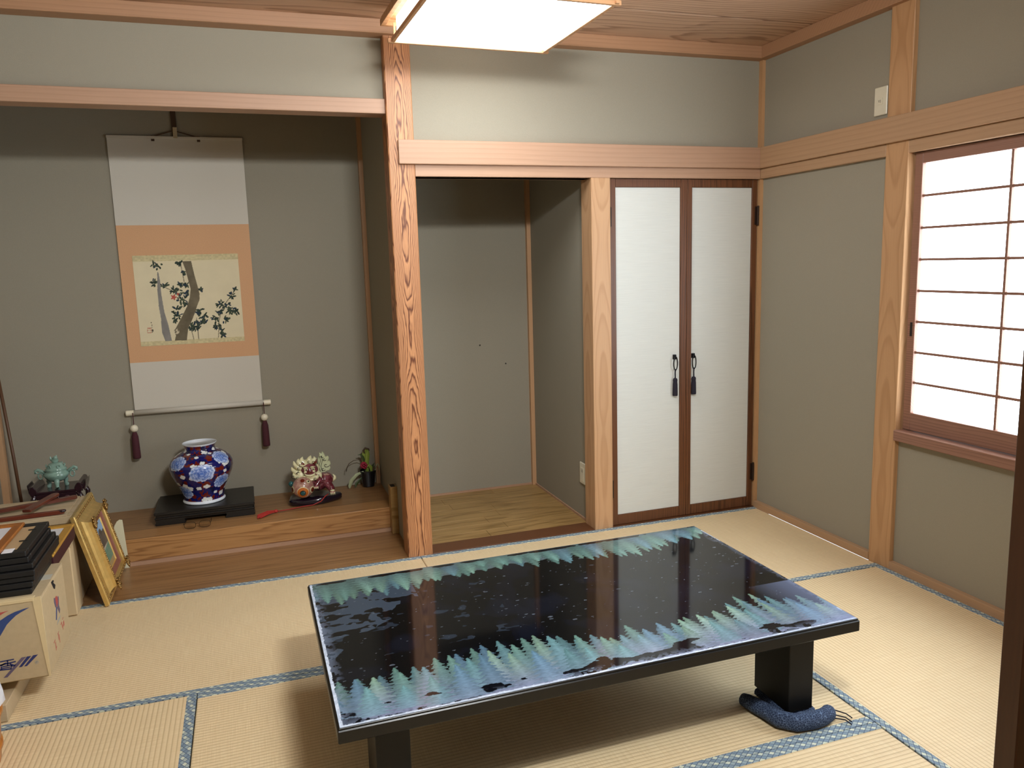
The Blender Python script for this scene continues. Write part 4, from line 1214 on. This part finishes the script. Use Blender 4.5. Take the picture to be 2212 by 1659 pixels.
for s in (-1, 1):
    hh = MB().tube([(s * .054, 0, .082), (s * .072, 0, .096), (s * .088, -.002, .106), (s * .1, 0, .1), (s * .102, 0, .085)], [.009, .009, .009, .008, .004], 10).build('handle', M_JADE, cen, smooth=True)
    rg = [(s * .087 + .010 * math.cos(t), -.006, .097 + .010 * math.sin(t)) for t in np.linspace(0, 2 * PI, 16)]
    MB().tube(rg, .003, 7).build('handle_scroll', M_JADE, hh, smooth=True)
    rg = [(s * .078 + .011 * math.cos(t), -.003, .07 + .016 * math.sin(t)) for t in np.linspace(0, 2 * PI, 18)]
    MB().tube(rg, .0035, 7).build('handle_ring', M_JADE, hh, smooth=True)

cen.scale = (.86, .86, .88)
# leaning rod
rod = MB().tube([(-3.676, .78, ZA + .002), (-3.70, .815, .5), (-3.745, .88, 1.0)], .0075, 10).build('wooden_rod', plain('brown_stick', '#5a3a22', .5), smooth=True)
tag(rod, 'thin brown rod leaning in the alcove corner behind the boxes', 'rod')

# ------------------------------------------------------------------ boxes and frames on the left
# wooden box with lid
M_PAULOWNIA = wood('paulownia_wood', '#c9b594', '#b19c76', 'x', A=5, B=.6, C=.4, k=4, contrast=.5, fine=.2)
BO = (-3.492, .185, .0)
wb = thing('wooden_box', 'pale wooden storage box with flat lid standing before the alcove step', 'box', BO)
B(-.172, .172, -.142, .138, 0.002, .352).build('body', M_PAULOWNIA, wb, bevel=.002)
lid = B(-.18, .18, -.15, .146, .352, .386).build('lid', M_PAULOWNIA, wb, bevel=.003)
B(-.18, .156, -.15, .146, .386, .3895).build('lid_panel', M_PAULOWNIA, lid, bevel=.001)
B(.161, .172, -.15, .146, .386, .389).build('lid_rib', M_PAULOWNIA, lid, bevel=.001)
# folded plate stand on the lid
KO = (-3.46, .16, .391)
ps = thing('plate_stand', 'folded reddish brown wooden plate easel lying on the pale box lid', 'easel', KO)
M_MAHO = wood('mahogany_strip', '#6e3524', '#4a2016', 'x', A=10, B=.8, C=.4, k=5, contrast=.6, rough=.35, coat=.3)
def strip(p0, p1, w, h, nm, z0, mat_=M_MAHO, endk=None):
    p0, p1 = Vector(p0), Vector(p1)
    d = (p1 - p0)
    ln_ = d.length
    a = math.atan2(d.y, d.x)
    pf = [(0, -w), (ln_ - w, -w), (ln_ - w * .3, -w * .7), (ln_, 0), (ln_ - w * .3, w * .7), (ln_ - w, w), (0, w)]
    mb_ = MB().prism(pf, 0, h, 'xy')
    m4 = Matrix.Translation((p0.x, p0.y, z0)) @ Matrix.Rotation(a, 4, 'Z')
    return mb_.xf(m4).build(nm, mat_, ps, bevel=.002)
strip((-.2, -.03), (.13, .09), .0145, .014, 'long_bar', .010)
b2 = strip((-.2, -.125), (.115, -.098), .011, .016, 'long_bar', .0)
sp = [(.105 + .012 * math.cos(t), -.099 + .008 * math.sin(t), .012) for t in np.linspace(0, 2 * PI, 10)]
MB().tube(sp, .005, 7).build('carved_tip', M_ROSE, b2, smooth=True)
strip((-.02, -.11), (.045, .125), .017, .012, 'cross_bar', .0245)

# thin upright box with torn flap
TO = (-3.45, -.035, .0)
tb = thing('upright_carton', 'narrow upright beige carton wedged between cardboard box and wooden box', 'box', TO)
M_TB = plain('beige_carton', '#cbb38c', .85, var=.08, bmp=.1)
B(-.25, .142, -.062, .06, .004, .296).build('body', M_TB, tb, bevel=.004)
MB().prism([(-.06, .29), (.055, .29), (.055, .312), (.03, .318), (.0, .30), (-.03, .304), (-.06, .296)], .139, .142, 'yz').build('torn_flap', M_TB, tb)

# gold thin frame with dark sides lying across
GO = (-3.40, -.30, .0)
gf = thing('gold_frame', 'thin gold picture frame with dark maroon sides lying over the cartons', 'picture frame', (-3.40, -.31, .362), (math.radians(0), math.radians(0), 0))
M_GOLD1 = plain('matte_gold', '#c9963c', .4, metal=.35, var=.12)
M_MAROON = plain('maroon_side', '#3a1622', .5)
M_MATB = plain('white_mount_board', '#d8d8dc', .6, var=.03)
gw, gh = .125, .185
for x0, x1, y0, y1 in ((-.30, gw, -gh, -gh + .028), (-.30, gw, gh - .028, gh), (gw - .03, gw, -gh + .028, gh - .028), (-.30, -.27, -gh + .028, gh - .028)):
    B(x0, x1, y0, y1, .026, .036).build('frame_rail', M_GOLD1, gf, bevel=.003)
B(-.298, gw - .003, -gh + .002, gh - .002, -.02, .026).build('side_box', M_MAROON, gf)
B(-.27, gw - .03, -gh + .028, gh - .028, .026, .029).build('mount_board', M_MATB, gf)

# cardboard box with printed marks
CX0, CX1, CY0, CY1, CZ0, CZ1 = -3.70, -3.25, -.811, -.50, .10, .368
XO = (-3.475, -.655, .10)
cb = thing('cardboard_box', 'printed cardboard carton carrying the stack of black frames', 'box', XO)
B(CX0, CX1, CY0, CY1, CZ0, CZ1 - .004).build('carton_body', M_CARD, cb, XO, bevel=.004)
ymid = (CY0 + CY1) / 2
for a, b in ((CY0, ymid - .001), (ymid + .001, CY1)):
    B(CX0, CX1 - .001, a + .001, b, CZ1 - .004, CZ1).build('top_flap', M_CARD, cb, XO, bevel=.001)
B(CX0, CX1 - .006, ymid - .002, ymid + .045, CZ1, CZ1 + .0007).build('packing_tape', plain('clear_tape', '#c9c5b4', .25), cb, XO)
B(CX0, CX1 - .02, CY0 - .003, CY0 + .02, CZ1 - .01, CZ1 + .001).build('folded_edge', M_CARDIN, cb, XO, bevel=.001)
MB().prism([(-3.275, .368), (-3.251, .372), (-3.249, .10), (-3.255, .10)], CY0 - .002, CY0, 'xz').build('corner_fold', M_CARDIN, cb, XO)
PB, PR, PP = plain('print_blue', '#33477c', .7), plain('print_red', '#b5524c', .7), plain('print_purple', '#665a70', .7)
PNV = plain('print_navy', '#2a3368', .7)
PBK = plain('torn_hole', '#120b10', .9)
PGY = plain('print_grey', '#9a9c98', .7)
def fprint(poly, m_, nm='printed_mark'):
    MB().prism(poly, CY0 - .0008, CY0 - .0002, 'xz').build(nm, m_, cb, XO)
def sprint(poly, m_, nm='printed_mark', d=.0006):
    MB().prism(poly, CX1 + .0001, CX1 + d, 'yz').build(nm, m_, cb, XO)
fprint([(-3.285, 0.339), (-3.301, 0.337), (-3.326, 0.331), (-3.346, 0.323), (-3.368, 0.31), (-3.423, 0.268), (-3.436, 0.155), (-3.404, 0.21), (-3.374, 0.259), (-3.366, 0.271), (-3.352, 0.293), (-3.34, 0.305), (-3.324, 0.319), (-3.31, 0.327)], PB, 'printed_swoosh')
fprint([(-3.342, 0.338), (-3.365, 0.336), (-3.403, 0.33), (-3.406, 0.303), (-3.366, 0.327), (-3.354, 0.334)], PR, 'printed_swoosh')
for q in ([(-3.383, 0.177), (-3.345, 0.178), (-3.345, 0.1745), (-3.383, 0.173)], [(-3.384, 0.166), (-3.341, 0.17), (-3.341, 0.166), (-3.385, 0.162)], [(-3.365, 0.177), (-3.361, 0.177), (-3.362, 0.157), (-3.366, 0.156)],
          [(-3.366, 0.168), (-3.38, 0.16), (-3.385, 0.161), (-3.385, 0.164), (-3.369, 0.17)], [(-3.361, 0.168), (-3.346, 0.158), (-3.34, 0.16), (-3.346, 0.152), (-3.354, 0.154)], [(-3.378, 0.1595), (-3.356, 0.1605), (-3.356, 0.157), (-3.378, 0.156)],
          [(-3.379, 0.154), (-3.358, 0.154), (-3.358, 0.151), (-3.379, 0.151)], [(-3.393, 0.151), (-3.356, 0.148), (-3.356, 0.144), (-3.394, 0.146)], [(-3.356, 0.159), (-3.352, 0.159), (-3.355, 0.145), (-3.358, 0.145)], [(-3.383, 0.159), (-3.379, 0.159), (-3.38, 0.148), (-3.385, 0.148)]):
    fprint(q, PNV, 'printed_character_stroke')
fprint([(-3.324, 0.178), (-3.311, 0.178), (-3.369, 0.12), (-3.38, 0.12)], PP, 'printed_slash')
fprint([(-3.309, 0.178), (-3.297, 0.178), (-3.326, 0.147), (-3.335, 0.147)], PNV, 'printed_slash')
fprint([(-3.292, 0.179), (-3.278, 0.179), (-3.312, 0.147), (-3.32, 0.147)], PNV, 'printed_slash')
ring_o = [(-3.284 + .005 * math.cos(t), .154 + .005 * math.sin(t)) for t in np.linspace(0, 2 * PI, 25)]
ring_i = [(-3.284 + .0038 * math.cos(t), .154 + .0038 * math.sin(t)) for t in np.linspace(0, 2 * PI, 25)]
fprint(ring_o + ring_i[::-1], PGY, 'registered_mark')
fprint([(-3.2855, .1515), (-3.2845, .1515), (-3.2845, .1565), (-3.2855, .1565)], PGY, 'registered_mark')
fprint([(-3.2845, .1565), (-3.2825, .156), (-3.2825, .154), (-3.2845, .1537)], PGY, 'registered_mark')
sprint([(-0.666, 0.304), (-0.651, 0.297), (-0.645, 0.261), (-0.66, 0.268), (-0.67, 0.29)], PP)
sprint([(-0.65, 0.298), (-0.632, 0.298), (-0.618, 0.286), (-0.621, 0.269), (-0.645, 0.261)], PR)
sprint([(-0.613, 0.29), (-0.604, 0.282), (-0.614, 0.257), (-0.605, 0.238), (-0.617, 0.228), (-0.632, 0.248), (-0.639, 0.259), (-0.621, 0.269)], PP)
sprint([(-0.652, 0.265), (-0.639, 0.259), (-0.661, 0.224), (-0.672, 0.228)], PB)
sprint([(-0.609, 0.219), (-0.62, 0.211), (-0.666, 0.208), (-0.648, 0.218)], PGY)
sprint([(-0.676, 0.362), (-0.654, 0.362), (-0.638, 0.355), (-0.648, 0.35), (-0.625, 0.334), (-0.637, 0.324), (-0.652, 0.331)], PBK, 'torn_hole', .0004)
for y, z, st in ((-.58, .175, ((0, 0, .012, .018), (-.004, .02, .014, .004))), (-.605, .176, ((0, .004, .004, .018), (-.008, .014, .02, .004), (.008, -.006, .004, .02))), (-.66, .167, ((-.006, .0, .004, .026), (.004, -.012, .004, .03), (-.004, .012, .016, .004))), (-.713, .165, ((0, -.01, .005, .03), (-.008, .01, .02, .005), (.006, -.018, .014, .004)))):
    for dy, dz, w, h in st:
        sprint([(y + dy - w / 2, z + dz - h / 2), (y + dy + w / 2, z + dz - h / 2 + .002), (y + dy + w / 2, z + dz + h / 2), (y + dy - w / 2, z + dz + h / 2 - .002)], PR, 'printed_character_stroke')
# crate under the carton
RO = (-3.56, -.68, 0)
cr = thing('wooden_crate', 'low pale wooden crate under the printed carton', 'crate', RO)
B(-.19, .195, -.19, .17, .002, .058).build('base_board', M_PAULOWNIA, cr, bevel=.002)
for x in (-.12, .13):
    for y in (-.165, .14):
        B(x - .03, x + .03, y - .02, y + .02, .058, .0995).build('block', M_PAULOWNIA, cr, bevel=.002)
        B(x - .006, x + .004, y - .0208, y - .0195, .062, .088).build('slot', M_SLOT, cr)
# bin with plastic bag
WO = (-3.452, -1.10, 0)
wbk = thing('wooden_bin', 'round orange wooden bin lined with a white plastic bag', 'bin', WO)
M_BIN = wood('orange_bin_wood', '#c27a30', '#94551c', 'z', A=20, B=.8, C=.4, k=4, contrast=.6, rough=.35, coat=.3)
for k in range(22):
    a0, a1 = 2 * PI * k / 22 + .006, 2 * PI * (k + 1) / 22 - .006
    r0, r1 = .112, .132
    vs = []
    for z, s in ((.002, 0.93), (.2, 1.06)):
        vs += [(r * s * math.cos(a), r * s * math.sin(a), z) for r in (r0, r1) for a in (a0, a1)]
    MB().add(vs, [(0, 1, 3, 2), (4, 6, 7, 5), (0, 2, 6, 4), (1, 5, 7, 3), (2, 3, 7, 6), (0, 4, 5, 1)]).build('stave', M_BIN, wbk)
for z in (.05, .15):
    s = .93 + .13 * z / .2
    MB().lathe([(.1325 * s, z - .008), (.137 * s, z - .006), (.137 * s, z + .006), (.1325 * s, z + .008)], 40).build('hoop', M_BIN, wbk, smooth=True)
M_BAG = plain('white_plastic_bag', '#dfe2ea', .3, var=.05)
bag = MB()
for i, (r, z) in enumerate([(.145, .165), (.146, .2), (.142, .232), (.13, .25), (.115, .235), (.10, .16)]):
    for j in range(40):
        a = 2 * PI * j / 40
        q = r + .005 * math.sin(7 * a + i * 1.3) + .003 * math.sin(17 * a + i)
        bag.v.append((q * math.cos(a), q * math.sin(a), z + .012 * math.sin(5 * a + 1.0) * (1 if i < 5 else 0)))
bag.f = [(i * 40 + j, i * 40 + (j + 1) % 40, (i + 1) * 40 + (j + 1) % 40, (i + 1) * 40 + j) for i in range(5) for j in range(40)]
bag.build('plastic_bag', M_BAG, wbk, smooth=True)

# stack of black frames
M_BF = plain('black_frame_wood', '#141415', .45, var=.25)
M_BACK = plain('hardboard_back', '#b79a72', .8, var=.08)
rn = random.Random(12)
NS = 7
zc = CZ1 + .0015
names = ['lowest', 'second from bottom', 'third from bottom', 'middle', 'third from top', 'second from top', 'topmost']
for k in range(NS):
    h = .0185
    xr = [-3.281, -3.278, -3.272, -3.268, -3.274, -3.286, -3.292][k]
    y0 = [-.778, -.770, -.765, -.772, -.760, -.752, -.748][k]
    y1 = [-.50, -.503, -.41, -.42, -.43, -.44, -.425][k]
    x0 = xr - .45
    o = ((x0 + xr) / 2, (y0 + y1) / 2, zc)
    f = thing('black_frame', 'flat black picture frame, %s of the stack on the printed carton' % names[k], 'picture frame', o, group='stacked black frames')
    w = .034
    for bx in ((x0, xr, y0, y0 + w), (x0, xr, y1 - w, y1), (x0, x0 + w, y0 + w, y1 - w), (xr - w, xr, y0 + w, y1 - w)):
        B(*bx, zc, zc + h).build('frame_rail', M_BF, f, o, bevel=.0025)
    B(x0 + w, xr - w, y0 + w, y1 - w, zc + .004, zc + h - .003).build('backing_board', M_BACK, f, o)
    if k == NS - 1:
        for y in (y0 + .12, y0 + .24):
            B(xr - w - .012, xr - w + .012, y - .003, y + .003, zc + h - .001, zc + h + .001).build('clip', M_SLOT, f, o)
    zc += h + .0006
# brown frame on top of the stack
o = (-3.52, -.60, zc)
bf = thing('brown_frame', 'orange brown picture frame with white mount on top of the black stack', 'picture frame', o)
M_BRF = wood('chestnut_frame', '#a8672a', '#7d4518', 'y', A=10, B=.8, C=.4, k=5, contrast=.6, rough=.4)
x0, xr, y0, y1 = -3.70, -3.362, -.742, -.445
for bx in ((x0, xr, y0, y0 + .03), (x0, xr, y1 - .03, y1), (x0, x0 + .03, y0 + .03, y1 - .03), (xr - .03, xr, y0 + .03, y1 - .03)):
    B(*bx, zc, zc + .012).build('frame_rail', M_BRF, bf, o, bevel=.002)
B(x0 + .03, xr - .03, y0 + .03, y1 - .03, zc + .002, zc + .006).build('mount_board', M_MATB, bf, o)
sl = B(-3.361, -3.331, -.745, -.705, zc - .0002, zc + .0009).build('paper_slip', plain('white_paper', '#e8e8ec', .7, var=.02))
tag(sl, 'small white paper slip on the topmost black frame', 'paper')

# gilt ornate frame leaning on the wooden box
lean = math.radians(13.2)
GF = thing('gilt_frame', 'ornate gilt picture frame leaning against the pale wooden box', 'picture frame', (-3.214, .145, .003), (0, -lean, 0))
# local: x = outward normal, y = width, z = height
M_GILT = plain('gilt', '#d9b56c', .3, metal=.65, var=.25, nscale=40)
M_GILTD = plain('dark_gilt', '#a88650', .25, metal=.75, var=.5, nscale=200)
M_SLIP = plain('rose_slip', '#8a5646', .5, var=.15)
HW, HT, = .195, .405
cz = HT / 2
def ring(name, prof_, mat_):
    """mitred moulding: prof_ list of (inset, depth)"""
    b = MB()
    for ins, d in prof_:
        for sy, sz in ((-1, -1), (1, -1), (1, 1), (-1, 1)):
            b.v.append((d, sy * (HW - ins), cz + sz * (HT / 2 - ins)))
    for i in range(len(prof_) - 1):
        for j in range(4):
            b.f.append((i * 4 + j, i * 4 + (j + 1) % 4, (i + 1) * 4 + (j + 1) % 4, (i + 1) * 4 + j))
    return b.build(name, mat_, GF)
ring('outer_moulding', [(0, 0), (0, .014), (.003, .018), (.008, .02), (.012, .018), (.014, .014), (.02, .014)], M_GILT)
ring('cove_moulding', [(.02, .014), (.022, .018), (.028, .02), (.036, .024), (.044, .032), (.051, .044), (.054, .056), (.058, .058), (.062, .056)], M_GILT)
ring('inner_moulding', [(.062, .056), (.066, .05), (.072, .046), (.076, .044)], M_GILT)
ring('slip', [(.076, .044), (.08, .04), (.095, .034), (.097, .03)], M_SLIP)
ring('fillet', [(.097, .034), (.099, .036), (.103, .03)], M_GILT)
B(0, .004, -HW + .004, HW - .004, .004, HT - .004).build('back_panel', M_BACK, GF)
def beads(ins, d, step, r, nm):
    b = MB()
    y0, z0, z1 = HW - ins, cz - HT / 2 + ins, cz + HT / 2 - ins
    for s in (-1, 1):
        for z in np.arange(z0, z1, step):
            b.ball((d, s * y0, z), (r * .8, r, r * (1.2 + .5 * math.sin(z * 190))), 8, 5)
        for y in np.arange(-y0, y0, step):
            b.ball((d, y, cz + s * (HT / 2 - ins)), (r * .8, r * (1.2 + .5 * math.sin(y * 190)), r), 8, 5)
    tag(b.build(nm, M_GILTD, GF, smooth=True), 'row of small carved gilt beads', kind='stuff')
beads(.017, .017, .010, .0042, 'bead_row')
beads(.060, .058, .009, .0048, 'carved_rim')
for sy in (-1, 1):
    for sz in (-1, 1):
        c = Vector((.062, sy * (HW - .06), cz + sz * (HT / 2 - .06)))
        b = MB()
        for k in range(9):
            a = k * 2.399
            r = .005 + .0035 * math.sqrt(k)
            b.tube([c + Vector((-.002, r * .6 * math.cos(a), r * .6 * math.sin(a))), c + Vector((.005, r * 1.5 * math.cos(a), r * 1.5 * math.sin(a))), c + Vector((.002, r * 2.0 * math.cos(a + .4), r * 2.0 * math.sin(a + .4)))], [.003, .0055, .0025], 7)
        b.build('corner_ornament', M_GILTD, GF, smooth=True)
py0, pz0, pz1 = HW - .1, cz - HT / 2 + .1, cz + HT / 2 - .1
U, V = np.meshgrid(np.linspace(-py0, py0, 70), np.linspace(pz0, pz1, 80))
vv, uu = (V - pz0) / (pz1 - pz0), (U + py0) / (2 * py0)
C = np.zeros(U.shape + (3,)) + nlin('#6a8d78')
C *= (.75 + .5 * fbm(U * 90, V * 90, 3))[..., None]
put(C, vv > .35 + .1 * uu, nlin('#b9ad9a'))
bld = (vv > .45) & (vv < .72 + .12 * vnoise(uu * 9, vv * 0, 4))
C[bld] = (nlin('#5b5148') * (.6 + .9 * vnoise(uu * 11, vv * 12, 9)[..., None]))[bld]
sk = (vv >= .72 + .12 * vnoise(uu * 9, vv * 0, 4))
C[sk] = (nlin('#8fb0cf') * (.85 + .3 * fbm(uu * 4, vv * 4, 5)[..., None]))[sk]
put(C, (vv < .12), nlin('#a98f62'))
P = np.stack([np.full_like(U, .031), U, V], -1)
paint_grid('landscape_picture', painted('oil_landscape', .45), P, C, GF, smooth=False)

# cream card standing behind the gilt frame
kc = MB().prism([(-3.235, .0), (-3.178, .0), (-3.188, .235), (-3.2, .238), (-3.212, .23), (-3.224, .21), (-3.232, .18)], .400, .4035, 'xz').build('cream_card', plain('cream_card_paper', '#d6d0b0', .7, var=.05), bevel=0.0005)
tag(kc, 'cream card with curved corner standing against the alcove step', 'card')
